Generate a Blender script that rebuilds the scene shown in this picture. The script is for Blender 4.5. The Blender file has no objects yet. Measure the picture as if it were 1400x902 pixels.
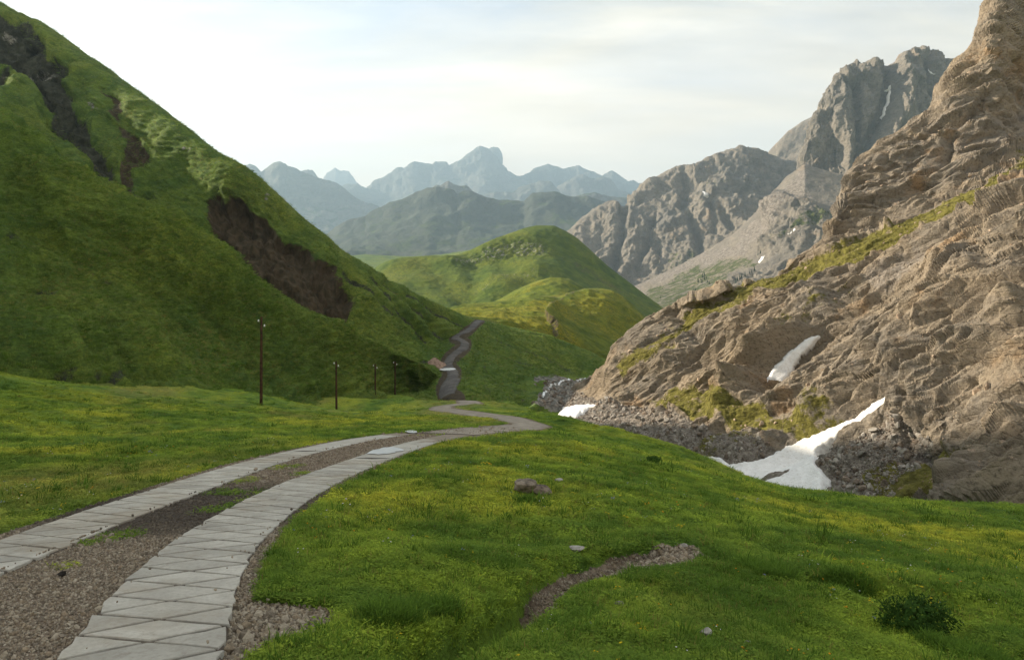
import bpy, math, random
import numpy as np
from mathutils import Vector
from mathutils.bvhtree import BVHTree

random.seed(7); RNG = np.random.default_rng(11)
sc = bpy.context.scene
COL = sc.collection

# ------------------------------------------------------------------ camera, sky, sun, exposure
FPX, CX, HZ = 1000.0, 700.0, 380.0            # focal length in photo pixels, centre column, horizon row
cam_d = bpy.data.cameras.new('camera'); cam = bpy.data.objects.new('camera', cam_d); COL.objects.link(cam)
cam.location = (0, 0, 0); cam.rotation_euler = (math.radians(90), 0, 0)
cam_d.sensor_width = 36; cam_d.lens = 36 * FPX / 1400
cam_d.shift_y = -(451 - HZ) / 1400
cam_d.clip_start = 0.1; cam_d.clip_end = 60000
sc.camera = cam

SUN_AZ, SUN_EL = -71.0, 22.3                  # degrees: azimuth from the view direction (+Y) towards +X
SKY_STRENGTH, SUN_STRENGTH, HAZE_DENSITY = 0.051, 3.6, 1.3e-4
world = bpy.data.worlds.new('World'); sc.world = world; world.use_nodes = True
def build_world():
    nt = world.node_tree; nt.nodes.clear(); N = nt.nodes.new; L = nt.links.new
    out = N('ShaderNodeOutputWorld'); bg = N('ShaderNodeBackground'); bg.inputs['Strength'].default_value = SKY_STRENGTH
    sky = N('ShaderNodeTexSky'); sky.sky_type = 'NISHITA'; sky.sun_disc = False
    sky.sun_elevation = math.radians(SUN_EL); sky.sun_rotation = math.radians(SUN_AZ)
    sky.altitude = 2100; sky.air_density = 1.0; sky.dust_density = 2.2; sky.ozone_density = 1.0
    tc = N('ShaderNodeTexCoord'); sep = N('ShaderNodeSeparateXYZ'); L(tc.outputs['Generated'], sep.inputs[0])
    zz = N('ShaderNodeMath'); zz.operation = 'MAXIMUM'; L(sep.outputs['Z'], zz.inputs[0]); zz.inputs[1].default_value = 0.0
    za = N('ShaderNodeMath'); za.operation = 'ADD'; L(zz.outputs[0], za.inputs[0]); za.inputs[1].default_value = 0.14
    def div(s):
        d = N('ShaderNodeMath'); d.operation = 'DIVIDE'; L(s, d.inputs[0]); L(za.outputs[0], d.inputs[1]); return d.outputs[0]
    cmb = N('ShaderNodeCombineXYZ'); L(div(sep.outputs['X']), cmb.inputs[0]); L(div(sep.outputs['Y']), cmb.inputs[1])
    mp = N('ShaderNodeMapping'); mp.inputs['Rotation'].default_value = (0, 0, math.radians(28)); mp.inputs['Scale'].default_value = (0.55, 1.5, 1)
    L(cmb.outputs[0], mp.inputs[0])
    n1 = N('ShaderNodeTexNoise'); n1.inputs['Scale'].default_value = 0.9; n1.inputs['Detail'].default_value = 9; n1.inputs['Roughness'].default_value = 0.58; n1.inputs['Distortion'].default_value = 0.9
    L(mp.outputs[0], n1.inputs['Vector'])
    r1 = N('ShaderNodeMapRange'); r1.inputs[1].default_value = 0.36; r1.inputs[2].default_value = 0.62; r1.inputs[3].default_value = 0.34; r1.inputs[4].default_value = 1.0
    L(n1.outputs['Fac'], r1.inputs[0])
    n2 = N('ShaderNodeTexNoise'); n2.inputs['Scale'].default_value = 2.6; n2.inputs['Detail'].default_value = 8; n2.inputs['Roughness'].default_value = 0.6
    L(mp.outputs[0], n2.inputs['Vector'])
    r2 = N('ShaderNodeMapRange'); r2.inputs[1].default_value = 0.3; r2.inputs[2].default_value = 0.7; r2.inputs[3].default_value = 0.62; r2.inputs[4].default_value = 1.28
    L(n2.outputs['Fac'], r2.inputs[0])
    # thin cloud takes the light of the sun side: scattering forward round the sun
    sd = N('ShaderNodeVectorMath'); sd.operation = 'DOT_PRODUCT'; L(tc.outputs['Generated'], sd.inputs[0])
    a, e = math.radians(SUN_AZ), math.radians(SUN_EL)
    sd.inputs[1].default_value = (math.sin(a) * math.cos(e), math.cos(a) * math.cos(e), math.sin(e))
    r3 = N('ShaderNodeMapRange'); r3.inputs[1].default_value = -0.2; r3.inputs[2].default_value = 0.9; r3.inputs[3].default_value = 4.5; r3.inputs[4].default_value = 5.6
    L(sd.outputs['Value'], r3.inputs[0])
    cl = N('ShaderNodeMath'); cl.operation = 'MULTIPLY'; L(r3.outputs[0], cl.inputs[0]); L(r2.outputs[0], cl.inputs[1])
    cc = N('ShaderNodeVectorMath'); cc.operation = 'SCALE'; cc.inputs[0].default_value = (0.96, 0.88, 0.75); L(cl.outputs[0], cc.inputs['Scale'])
    mx = N('ShaderNodeMix'); mx.data_type = 'RGBA'; L(r1.outputs[0], mx.inputs['Factor']); L(sky.outputs[0], mx.inputs['A']); L(cc.outputs[0], mx.inputs['B'])
    hz = N('ShaderNodeMapRange'); hz.interpolation_type = 'SMOOTHSTEP'; hz.inputs[1].default_value = 0.0; hz.inputs[2].default_value = 0.42; hz.inputs[3].default_value = 0.85; hz.inputs[4].default_value = 0.0
    L(zz.outputs[0], hz.inputs[0]); hc = N('ShaderNodeVectorMath'); hc.operation = 'SCALE'; hc.inputs[0].default_value = (1.0, 0.79, 0.57)
    hs_ = N('ShaderNodeMath'); hs_.operation = 'MULTIPLY'; L(r3.outputs[0], hs_.inputs[0]); hs_.inputs[1].default_value = 2.35; L(hs_.outputs[0], hc.inputs['Scale'])
    m2 = N('ShaderNodeMix'); m2.data_type = 'RGBA'; L(hz.outputs[0], m2.inputs['Factor']); L(mx.outputs['Result'], m2.inputs['A']); L(hc.outputs[0], m2.inputs['B']); mx = m2
    L(mx.outputs['Result'], bg.inputs['Color']); L(bg.outputs[0], out.inputs[0])
build_world()
sun_d = bpy.data.lights.new('sun', 'SUN'); sun = bpy.data.objects.new('sun', sun_d); COL.objects.link(sun)
sun_d.energy = SUN_STRENGTH; sun_d.angle = math.radians(0.6); sun_d.color = (1.0, 0.86, 0.68)
_a, _e = math.radians(SUN_AZ), math.radians(SUN_EL)
SUN_DIR = Vector((math.sin(_a) * math.cos(_e), math.cos(_a) * math.cos(_e), math.sin(_e)))
sun.rotation_euler = (-SUN_DIR).to_track_quat('-Z', 'Y').to_euler()
vs = sc.view_settings; vs.view_transform = 'Standard'; vs.look = 'None'; vs.exposure = 2.32; vs.gamma = 1.0; vs.use_curve_mapping = False
sc.render.engine = 'CYCLES'; cy = sc.cycles
cy.use_denoising = True; cy.max_bounces = 5; cy.diffuse_bounces = 2; cy.glossy_bounces = 2; cy.transmission_bounces = 2
cy.volume_bounces = 1; cy.transparent_max_bounces = 6; cy.use_adaptive_sampling = False
try: cy.denoiser = 'OPENIMAGEDENOISE'; cy.denoising_input_passes = 'RGB_ALBEDO_NORMAL'; cy.denoising_prefilter = 'ACCURATE'
except Exception: pass

# ------------------------------------------------------------------ numeric helpers
def P(px, py, d): return ((px - CX) * d / FPX, d, (HZ - py) * d / FPX)
def proj(V):
    y = np.maximum(V[..., 1], 0.05); return CX + FPX * V[..., 0] / y, HZ - FPX * V[..., 2] / y
_perm = np.random.default_rng(3).permutation(256).astype(np.int32); _perm = np.concatenate([_perm, _perm, _perm])
_g = np.random.default_rng(5).normal(size=(256, 3)).astype(np.float32); _g /= np.linalg.norm(_g, axis=1, keepdims=True)
def perlin(p):
    p = np.asarray(p, np.float32); i = np.floor(p).astype(np.int32); f = p - i; i &= 255
    u = f * f * f * (f * (f * 6 - 15) + 10); out = 0
    for dx in (0, 1):
        wx = u[..., 0] if dx else 1 - u[..., 0]; hx = _perm[(i[..., 0] + dx) & 255]
        for dy in (0, 1):
            wy = u[..., 1] if dy else 1 - u[..., 1]; hy = _perm[hx + ((i[..., 1] + dy) & 255)]
            for dz in (0, 1):
                wz = u[..., 2] if dz else 1 - u[..., 2]
                g = _g[_perm[hy + ((i[..., 2] + dz) & 255)]]
                out = out + wx * wy * wz * (g[..., 0] * (f[..., 0] - dx) + g[..., 1] * (f[..., 1] - dy) + g[..., 2] * (f[..., 2] - dz))
    return out * 1.5
def fbm(p, o=4, lac=2.0, gain=0.5):
    p = np.asarray(p, np.float32); s, a = 0, 1.0
    for k in range(o): s = s + a * perlin(p + 17.3 * k); p = p * lac; a *= gain
    return s
def ridged(p, o=4, lac=2.0, gain=0.5):
    p = np.asarray(p, np.float32); s, a = 0, 1.0
    for k in range(o):
        n = 0.55 - 2 * np.abs(perlin(p + 9.7 * k)); s = s + a * n; p = p * lac; a *= gain
    return s
def worley(p):                                  # distance to nearest cell, second nearest, and the cell's random value
    p = np.asarray(p, np.float32); i = np.floor(p).astype(np.int32); f = p - i
    f1 = np.full(p.shape[:-1], 9, np.float32); f2 = f1.copy(); rv = np.zeros_like(f1)
    for dx in (-1, 0, 1):
        for dy in (-1, 0, 1):
            for dz in (-1, 0, 1):
                h = _perm[_perm[_perm[(i[..., 0] + dx) & 255] + ((i[..., 1] + dy) & 255)] + ((i[..., 2] + dz) & 255)]
                q = 0.5 + 0.45 * _g[h]
                d = (q[..., 0] + dx - f[..., 0]) ** 2 + (q[..., 1] + dy - f[..., 1]) ** 2 + (q[..., 2] + dz - f[..., 2]) ** 2
                n = d < f1; f2 = np.where(n, f1, np.minimum(f2, d)); rv = np.where(n, h / 255.0, rv); f1 = np.where(n, d, f1)
    return np.sqrt(f1), np.sqrt(f2), rv
def facet(p, seed=0, soft=0.08):                # tilted flat faces, one per cell: broken rock
    p = np.asarray(p, np.float32) + seed; i = np.floor(p).astype(np.int32); f = p - i
    f1 = np.full(p.shape[:-1], 9, np.float32); f2 = f1.copy(); v1 = np.zeros_like(f1); v2 = np.zeros_like(f1)
    for dx in (-1, 0, 1):
        for dy in (-1, 0, 1):
            for dz in (-1, 0, 1):
                h = _perm[_perm[_perm[(i[..., 0] + dx) & 255] + ((i[..., 1] + dy) & 255)] + ((i[..., 2] + dz) & 255)]
                o = f - (0.5 + 0.47 * _g[h] + np.array((dx, dy, dz), np.float32)); d = (o * o).sum(-1); v = (_g[(h * 7 + 13) & 255] * o).sum(-1) * 1.5 + 0.55 * (h / 255.0 - 0.5)
                n = d < f1; m = (~n) & (d < f2); f2 = np.where(n, f1, np.where(m, d, f2)); v2 = np.where(n, v1, np.where(m, v, v2)); f1 = np.where(n, d, f1); v1 = np.where(n, v, v1)
    t = 0.5 * (1 - sstep(0, soft, np.sqrt(f2) - np.sqrt(f1))); return v1 * (1 - t) + v2 * t
def sstep(a, b, x): t = np.clip((x - a) / (b - a), 0, 1); return t * t * (3 - 2 * t)
def pchip(xk, yk, x):                           # monotone cubic along axis 0 of yk (n,k)
    xk = np.asarray(xk, float); yk = np.asarray(yk, float); h = np.diff(xk); dl = np.diff(yk, axis=0) / h[:, None]
    m = np.zeros_like(yk); m[0] = dl[0]; m[-1] = dl[-1]
    if len(xk) > 2:
        w1 = (2 * h[1:] + h[:-1])[:, None]; w2 = (h[1:] + 2 * h[:-1])[:, None]
        with np.errstate(divide='ignore', invalid='ignore'):
            hm = (w1 + w2) / (w1 / dl[:-1] + w2 / dl[1:])
        m[1:-1] = np.where(dl[:-1] * dl[1:] > 0, hm, 0)
    j = np.clip(np.searchsorted(xk, x) - 1, 0, len(h) - 1); t = ((x - xk[j]) / h[j])[:, None]; hh = h[j][:, None]
    return (2*t**3-3*t**2+1)*yk[j] + (t**3-2*t**2+t)*hh*m[j] + (-2*t**3+3*t**2)*yk[j+1] + (t**3-t**2)*hh*m[j+1]
def inpoly(px, py, poly):
    c = np.zeros(px.shape, bool); n = len(poly)
    for k in range(n):
        x1, y1 = poly[k]; x2, y2 = poly[(k + 1) % n]
        if y1 == y2: continue
        c ^= ((y1 > py) != (y2 > py)) & (px < (x2 - x1) * (py - y1) / (y2 - y1) + x1)
    return c
def linedist(x, y, pts):
    best = np.full(x.shape, 1e9); side = np.zeros(x.shape); tt = np.zeros(x.shape); n = len(pts) - 1
    for k in range(n):
        (x1, y1), (x2, y2) = pts[k][:2], pts[k + 1][:2]; dx, dy = x2 - x1, y2 - y1; l2 = dx * dx + dy * dy + 1e-9
        t = np.clip(((x - x1) * dx + (y - y1) * dy) / l2, 0, 1); ex = x - x1 - t * dx; ey = y - y1 - t * dy
        d = np.hypot(ex, ey); m = d < best; best = np.where(m, d, best)
        side = np.where(m, np.sign(dx * ey - dy * ex), side); tt = np.where(m, (k + t) / n, tt)
    return best, side, tt
def polymask(px, py, poly, feather):            # soft mask: 1 inside, fading over `feather` px on both sides
    d, _, _ = linedist(px, py, list(poly) + [poly[0]]); s = np.where(inpoly(px, py, poly), d, -d)
    return sstep(-feather, feather, s)

# ------------------------------------------------------------------ scene helpers
def tag(o, label=None, cat=None, group=None, kind=None):
    if label: o['label'] = label
    if cat: o['category'] = cat
    if group: o['group'] = group
    if kind: o['kind'] = kind
    return o
def mesh_obj(name, V, F, mat=None, parent=None, smooth=True, attrs=None, link=True):
    me = bpy.data.meshes.new(name); V = np.ascontiguousarray(V, np.float32).reshape(-1, 3)
    if isinstance(F, np.ndarray):
        n, k = F.shape; me.vertices.add(len(V)); me.vertices.foreach_set('co', V.ravel())
        me.loops.add(n * k); me.loops.foreach_set('vertex_index', np.ascontiguousarray(F, np.int32).ravel())
        me.polygons.add(n); me.polygons.foreach_set('loop_start', np.arange(0, n * k, k, dtype=np.int32))
        me.update(calc_edges=True)
    else:
        me.from_pydata(V.tolist(), [], F); me.update()
    me.polygons.foreach_set('use_smooth', np.full(len(me.polygons), smooth))
    for k, a in (attrs or {}).items():
        at = me.attributes.new(k, 'FLOAT', 'POINT'); at.data.foreach_set('value', np.ascontiguousarray(a, np.float32).ravel())
    me.validate()
    if mat: me.materials.append(mat)
    o = bpy.data.objects.new(name, me)
    if link: COL.objects.link(o)
    if parent: o.parent = parent
    return o
def gridfaces(r, c):
    i = np.arange(r * c).reshape(r, c)
    return np.stack([i[:-1, :-1], i[:-1, 1:], i[1:, 1:], i[1:, :-1]], -1).reshape(-1, 4)
def normals(G):
    du = np.gradient(G, axis=1); dv = np.gradient(G, axis=0); n = np.cross(du, dv); n /= np.linalg.norm(n, axis=-1, keepdims=True) + 1e-9
    return n
def loft(rows, nc, nr, rowpos=None, keys=None, lin=False):
    """rows: far/top to near/bottom; each a list of (px,py,d) or (key,(x,y,z)). Aligned by key (= px)."""
    lo = max(r[0][0] for r in rows); hi = min(r[-1][0] for r in rows)
    kk = np.linspace(lo, hi, nc) if keys is None else keys
    R = []
    for r in rows:
        k = [p[0] for p in r]; w = [p[1] if isinstance(p[1], tuple) else P(*p) for p in r]
        R.append(np.stack([np.interp(kk, k, np.array(w)[:, a]) for a in range(3)], 1) if lin else pchip(k, w, kk))
    R = np.array(R); n = len(rows)
    pos = np.arange(n) if rowpos is None else np.asarray(rowpos, float)
    t = np.linspace(pos[0], pos[-1], nr)
    G = pchip(pos, R.reshape(n, -1), t).reshape(nr, len(kk), 3)
    return G
def face_up(G):                                 # loft rows run far -> near, columns left -> right: flip normals upward
    n = normals(G); return np.where(n[..., 2:3] < 0, -n, n)
def terrain(name, G, mat, attrs=None, label=None, flip=True, smooth=True):
    r, c = G.shape[:2]; F = gridfaces(r, c)
    if flip: F = F[:, ::-1]
    o = mesh_obj(name, G.reshape(-1, 3), F, mat, smooth=smooth, attrs={k: a.ravel() for k, a in (attrs or {}).items()})
    return tag(o, label, kind='structure')
def bvh_of(G):
    r, c = G.shape[:2]; return BVHTree.FromPolygons(G.reshape(-1, 3).tolist(), gridfaces(r, c).tolist())
def cast_px(bvh, px, py):
    d = Vector(P(px, py, 1.0)); l = d.length; h = bvh.ray_cast(Vector((0, 0, 0)), d / l); return h[0]

# ------------------------------------------------------------------ materials
class NT:
    def __init__(s, name):
        s.m = bpy.data.materials.new(name); s.m.use_nodes = True; s.t = s.m.node_tree; s.t.nodes.clear()
        s.out = s.t.nodes.new('ShaderNodeOutputMaterial'); s.b = s.t.nodes.new('ShaderNodeBsdfPrincipled')
        s.t.links.new(s.b.outputs[0], s.out.inputs[0]); s.geo = s.t.nodes.new('ShaderNodeNewGeometry')
        s.b.inputs['Specular IOR Level'].default_value = 0.12; s.b.inputs['Roughness'].default_value = 0.92
    def n(s, t): return s.t.nodes.new(t)
    def l(s, a, b): s.t.links.new(a, b)
    def pos(s, scale=(1, 1, 1), rot=(0, 0, 0), src=None):
        m = s.n('ShaderNodeMapping'); m.inputs['Scale'].default_value = scale; m.inputs['Rotation'].default_value = rot
        s.l(src or s.geo.outputs['Position'], m.inputs[0]); return m.outputs[0]
    def noise(s, scale, detail=4, rough=0.55, vec=None, dist=0.0):
        n = s.n('ShaderNodeTexNoise'); n.inputs['Scale'].default_value = scale; n.inputs['Detail'].default_value = detail
        n.inputs['Roughness'].default_value = rough; n.inputs['Distortion'].default_value = dist
        s.l(vec or s.geo.outputs['Position'], n.inputs['Vector']); return n.outputs['Fac']
    def vor(s, scale, vec=None, out='Distance', feature='F1'):
        n = s.n('ShaderNodeTexVoronoi'); n.feature = feature; n.inputs['Scale'].default_value = scale
        s.l(vec or s.geo.outputs['Position'], n.inputs['Vector']); return n.outputs[out]
    def rng(s, v, a, b, c=0.0, d=1.0):
        n = s.n('ShaderNodeMapRange'); n.interpolation_type = 'SMOOTHSTEP'
        for k, x in zip((1, 2, 3, 4), (a, b, c, d)): n.inputs[k].default_value = x
        s.l(v, n.inputs[0]); return n.outputs[0]
    def math(s, op, a, b=None):
        n = s.n('ShaderNodeMath'); n.operation = op
        for k, x in enumerate((a, b)):
            if x is None: continue
            if isinstance(x, (int, float)): n.inputs[k].default_value = x
            else: s.l(x, n.inputs[k])
        return n.outputs[0]
    def attr(s, name):
        n = s.n('ShaderNodeAttribute'); n.attribute_name = name; return n.outputs['Fac']
    def near(s, p, r0, r1, a, b, wob=2.0):
        n = s.n('ShaderNodeVectorMath'); n.operation = 'DISTANCE'; s.l(s.geo.outputs['Position'], n.inputs[0]); n.inputs[1].default_value = p
        return s.rng(s.math('ADD', n.outputs['Value'], s.math('MULTIPLY', s.math('SUBTRACT', s.noise(1.1, 4, 0.7), 0.5), wob)), r0, r1, a, b)
    def mix(s, f, a, b, mode='MIX'):
        n = s.n('ShaderNodeMix'); n.data_type = 'RGBA'; n.blend_type = mode
        if isinstance(f, (int, float)): n.inputs['Factor'].default_value = f
        else: s.l(f, n.inputs['Factor'])
        for k, x in (('A', a), ('B', b)):
            if isinstance(x, tuple): n.inputs[k].default_value = (*x, 1)
            else: s.l(x, n.inputs[k])
        return n.outputs['Result']
    def bump(s, h, dist, strength=1.0, prev=None):
        n = s.n('ShaderNodeBump'); n.inputs['Distance'].default_value = dist; n.inputs['Strength'].default_value = strength
        s.l(h, n.inputs['Height'])
        if prev is not None: s.l(prev, n.inputs['Normal'])
        return n.outputs[0]
    def done(s, col, nrm=None, rough=None):
        if isinstance(col, tuple): s.b.inputs['Base Color'].default_value = (*col, 1)
        else: s.l(col, s.b.inputs['Base Color'])
        if nrm is not None: s.l(nrm, s.b.inputs['Normal'])
        if rough is not None: s.b.inputs['Roughness'].default_value = rough
        return s.m

G_DARK, G_MID, G_YEL, G_OLIVE = (0.046, 0.082, 0.010), (0.100, 0.142, 0.014), (0.190, 0.195, 0.018), (0.150, 0.128, 0.034)
def meadow_colour(s, k=1.0):                    # shared by the ground sheet and the blades that grow on it
    big = s.noise(0.16 * k, 3, 0.6); med = s.noise(0.75 * k, 4, 0.6); fin = s.noise(5.5 * k, 3, 0.6); br = s.noise(0.09 * k, 4, 0.65, vec=s.pos((1, 0.45, 1)))
    c = s.mix(s.rng(med, 0.34, 0.64), G_DARK, G_MID)
    c = s.mix(s.math('MULTIPLY', s.rng(big, 0.44, 0.66), s.rng(fin, 0.3, 0.65, 0.35, 1.0)), c, G_YEL)
    c = s.mix(s.rng(br, 0.50, 0.70, 0, 0.75), c, G_OLIVE); c = s.mix(s.rng(s.noise(0.33 * k, 5, 0.7), 0.36, 0.50, 0.6, 0.0), c, (0.030, 0.062, 0.008))
    return c, fin
def mat_ground():
    s = NT('meadow ground'); c, fin = meadow_colour(s); c = s.mix(1.0, c, (1.75, 1.9, 2.2), 'MULTIPLY')
    c = s.mix(s.rng(s.noise(22, 3, 0.7), 0.35, 0.7, 0, 0.35), c, (0.03, 0.04, 0.008))
    soil = s.mix(s.rng(s.noise(9, 4, 0.7), 0.35, 0.65), (0.12, 0.088, 0.062), (0.30, 0.235, 0.175))
    soil = s.mix(s.near((DAMP[0], DAMP[1], float(smooth_ground(*DAMP))), 1.3, 3.0, 0.85, 0.0, 3.0), soil, (0.06, 0.05, 0.042))
    edge = s.math('ADD', s.attr('dirt'), s.math('MULTIPLY', s.math('SUBTRACT', s.noise(6, 4, 0.7), 0.5), 0.7))
    c = s.mix(s.rng(edge, 0.42, 0.58), c, soil)
    h = s.math('ADD', s.noise(30, 3, 0.7), s.math('MULTIPLY', s.noise(6, 3, 0.6), 2.0))
    return s.done(c, s.bump(h, 0.035))
def mat_hill(name, freq=1.0, yellow=0.5, bump=0.25, dark=1.0, tint=(1, 1, 1), soil=((0.048, 0.040, 0.024), (0.105, 0.080, 0.050)), dark_tone=(0.032, 0.034, 0.024)):
    s = NT(name)
    d, m, y, o = [tuple(x * dark * t for x, t in zip(q, tint)) for q in (G_DARK, G_MID, G_YEL, G_OLIVE)]
    big = s.noise(0.035 * freq, 4, 0.6); med = s.noise(0.22 * freq, 5, 0.62, vec=s.pos((1, 1, 1.8))); fin = s.noise(1.5 * freq, 4, 0.65, vec=s.pos((1, 1, 2.2)))
    tuft = s.noise(4.5 * freq, 3, 0.7)
    mp = s.n('ShaderNodeMapping'); mp.vector_type = 'TEXTURE'; mp.inputs['Rotation'].default_value = (0, math.radians(30), 0); mp.inputs['Scale'].default_value = (7, 2.2, 1); s.l(s.geo.outputs['Position'], mp.inputs[0])
    streak = s.noise(1.3 * freq, 5, 0.7, vec=mp.outputs[0])
    c = s.mix(s.rng(med, 0.36, 0.66), d, m)
    c = s.mix(s.math('MULTIPLY', s.rng(big, 0.42, 0.68), s.rng(fin, 0.36, 0.62, 0.15, yellow + 0.2)), c, y)
    c = s.mix(s.rng(s.noise(0.6 * freq, 5, 0.7, vec=s.pos((1, 1, 2.5))), 0.54, 0.72, 0, 0.3), c, o)
    c = s.mix(s.rng(streak, 0.34, 0.52, 0.65, 0.0), c, tuple(x * 0.75 for x in d)); c = s.mix(s.rng(streak, 0.52, 0.68, 0.0, 0.45), c, tuple(x * 1.15 for x in m))
    c = s.mix(s.rng(tuft, 0.35, 0.65, 0.55, 0.0), c, tuple(x * 0.55 for x in d))
    jit = s.math('MULTIPLY', s.math('SUBTRACT', s.noise(0.9 * freq, 5, 0.75), 0.5), 0.75)
    sl = s.mix(s.rng(s.noise(0.8 * freq, 6, 0.7, vec=s.pos((1, 1, 0.35))), 0.35, 0.66), soil[0], soil[1])
    c = s.mix(s.rng(s.math('ADD', s.attr('dirt'), jit), 0.40, 0.60), c, sl)
    wk = s.mix(s.rng(s.noise(0.5 * freq, 6, 0.75), 0.35, 0.65), dark_tone, tuple(x * 2.4 for x in dark_tone))  # dark rock colour, with the rocky gully's soft shade put into it
    c = s.mix(s.rng(s.math('ADD', s.attr('dark_tone'), jit), 0.40, 0.60), c, wk)
    gr = s.mix(s.rng(s.noise(0.8 * freq, 6, 0.75), 0.38, 0.62), (0.10, 0.10, 0.085), (0.30, 0.29, 0.26))
    c = s.mix(s.rng(s.math('ADD', s.attr('rock'), s.math('MULTIPLY', jit, 1.6)), 0.45, 0.60), c, gr)
    h = s.math('ADD', s.math('MULTIPLY', s.noise(1.0 * freq, 5, 0.7, vec=s.pos((1, 1, 1.7))), 2.0), s.noise(4.0 * freq, 4, 0.75))
    return s.done(c, s.bump(h, bump))
def mat_rock(name, freq=1.0, bump=0.3, tan=(0.240, 0.198, 0.145), grey=(0.190, 0.170, 0.143), warm=(0.285, 0.195, 0.115), dark=(0.070, 0.056, 0.043), grass=(0.135, 0.125, 0.032), axis=(0.0, 0.0, 0.0), green_auto=0.0):
    s = NT(name); v = s.pos((1.0, 1.0, 1.0), axis); vs_ = s.pos((0.6, 0.6, 1.2), axis)
    big = s.noise(0.05 * freq, 5, 0.6, vec=v); med = s.noise(0.4 * freq, 6, 0.65, vec=vs_); fin = s.noise(2.4 * freq, 6, 0.72, vec=v)
    c = s.mix(s.rng(big, 0.38, 0.62), tan, grey)
    c = s.mix(s.rng(med, 0.40, 0.68, 0, 0.75), c, tuple(min(1, x * 1.28) for x in tan))
    c = s.mix(s.rng(s.noise(0.11 * freq, 4, 0.7, vec=v), 0.56, 0.70, 0, 0.8), c, warm)
    c = s.mix(s.rng(fin, 0.30, 0.52, 0.85, 0.0), c, dark)
    c = s.mix(s.rng(s.noise(0.9 * freq, 6, 0.8, vec=v), 0.56, 0.72, 0, 0.6), c, dark)
    sc_ = s.mix(s.rng(s.noise(2.2 * freq, 6, 0.8), 0.36, 0.64), (0.115, 0.098, 0.082), (0.30, 0.27, 0.235))
    c = s.mix(s.rng(s.attr('scree'), 0.35, 0.65), c, sc_)
    jit = s.math('MULTIPLY', s.math('SUBTRACT', s.noise(0.55 * freq, 6, 0.78), 0.5), 1.7)
    gg = s.mix(s.rng(s.noise(1.4 * freq, 5, 0.7), 0.35, 0.65), tuple(x * 0.55 for x in grass), tuple(x * 1.25 for x in grass))
    gm = s.math('ADD', s.attr('grass'), jit)
    if green_auto:
        sp = s.n('ShaderNodeSeparateXYZ'); s.l(s.geo.outputs['Normal'], sp.inputs[0])
        gm = s.math('ADD', gm, s.rng(sp.outputs[2], 0.62, 0.9, 0.0, green_auto))
    c = s.mix(s.rng(gm, 0.42, 0.62), c, gg)
    h = s.math('ADD', s.math('MULTIPLY', s.noise(0.9 * freq, 6, 0.7, vec=v), 1.6), s.noise(3.2 * freq, 6, 0.78, vec=v))
    h = s.math('ADD', h, s.math('MULTIPLY', s.rng(s.vor(1.1 * freq, vec=s.pos((0.6, 0.6, 1.2), axis), feature='DISTANCE_TO_EDGE'), 0.0, 0.10), 0.3))
    return s.done(c, s.bump(h, bump))
def mat_simple(name, a, b, scale=8, bump=0.01, rough=0.9, bs=None, spec=0.12, rand=0.0, coords='pos'):
    s = NT(name); v = None
    if coords == 'obj': tc = s.n('ShaderNodeTexCoord'); v = tc.outputs['Object']
    c = s.mix(s.rng(s.noise(scale, 5, 0.68, vec=v), 0.34, 0.66), a, b)
    if rand:
        oi = s.n('ShaderNodeObjectInfo'); c = s.mix(1.0, c, s.mix(oi.outputs['Random'], tuple([1 - rand] * 3), tuple([1 + rand * 0.4] * 3)), 'MULTIPLY')
    s.b.inputs['Specular IOR Level'].default_value = spec
    return s.done(c, s.bump(s.noise(bs or scale * 3, 5, 0.7, vec=v), bump) if bump else None, rough)
def mat_leaf(name, mode, tint=(1, 1, 1), fixed=None):
    s = NT(name)
    if fixed: c = s.mix(s.noise(9, 2), fixed, tuple(x * 1.5 for x in fixed))
    else:
        c, fin = meadow_colour(s); c = s.mix(1.0, c, tint, 'MULTIPLY')
    oi = s.n('ShaderNodeObjectInfo'); c = s.mix(1.0, c, s.mix(oi.outputs['Random'], (0.7, 0.74, 0.7), (1.38, 1.28, 1.2)), 'MULTIPLY')
    s.l(c, s.b.inputs['Base Color']); tr = s.n('ShaderNodeBsdfTranslucent'); s.l(c, tr.inputs[0])
    mx = s.n('ShaderNodeMixShader'); mx.inputs[0].default_value = 0.35; s.l(s.b.outputs[0], mx.inputs[1]); s.l(tr.outputs[0], mx.inputs[2]); s.l(mx.outputs[0], s.out.inputs[0])
    return s.m

# ------------------------------------------------------------------ the valley floor: one sheet
ROAD_OUT = [(0,742),(60,722),(120,700),(180,684),(230,666),(270,652),(330,632),(400,615),(440,606),(500,596),(560,589)]
ROAD_LIN = [(0,810),(60,768),(110,740),(175,708),(240,684),(290,664),(340,648),(400,630),(470,612),(540,599),(600,592)]
ROAD_RIN = [(95,902),(128,862),(165,812),(215,760),(255,733),(300,705),(340,684),(400,655),(450,638),(500,622),(560,605),(620,593)]
ROAD_ROUT = [(293,902),(298,850),(318,795),(345,750),(370,720),(400,698),(440,672),(480,653),(520,635),(560,617),(610,602),(660,590),(690,585)]
def plane(x, y): return -1.7 - 0.15 * y
CTRL = [(-2.1,5.3,0),(-2.6,7.4,0),(-3.1,11.3,0),(-3,15.5,0),(-2.9,20.7,0),(-2,25.4,0),(-5.7,8.1,0),(-6.5,17.7,0),(-6,22.4,0),(-5.2,26.2,0),(-3.9,29.8,0),(-.6,30,0),
        (0,0,0),(-4,0,0),(4,0,-.3),(0,-20,-1.5),(-30,-20,0),(30,-20,-5)]
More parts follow.
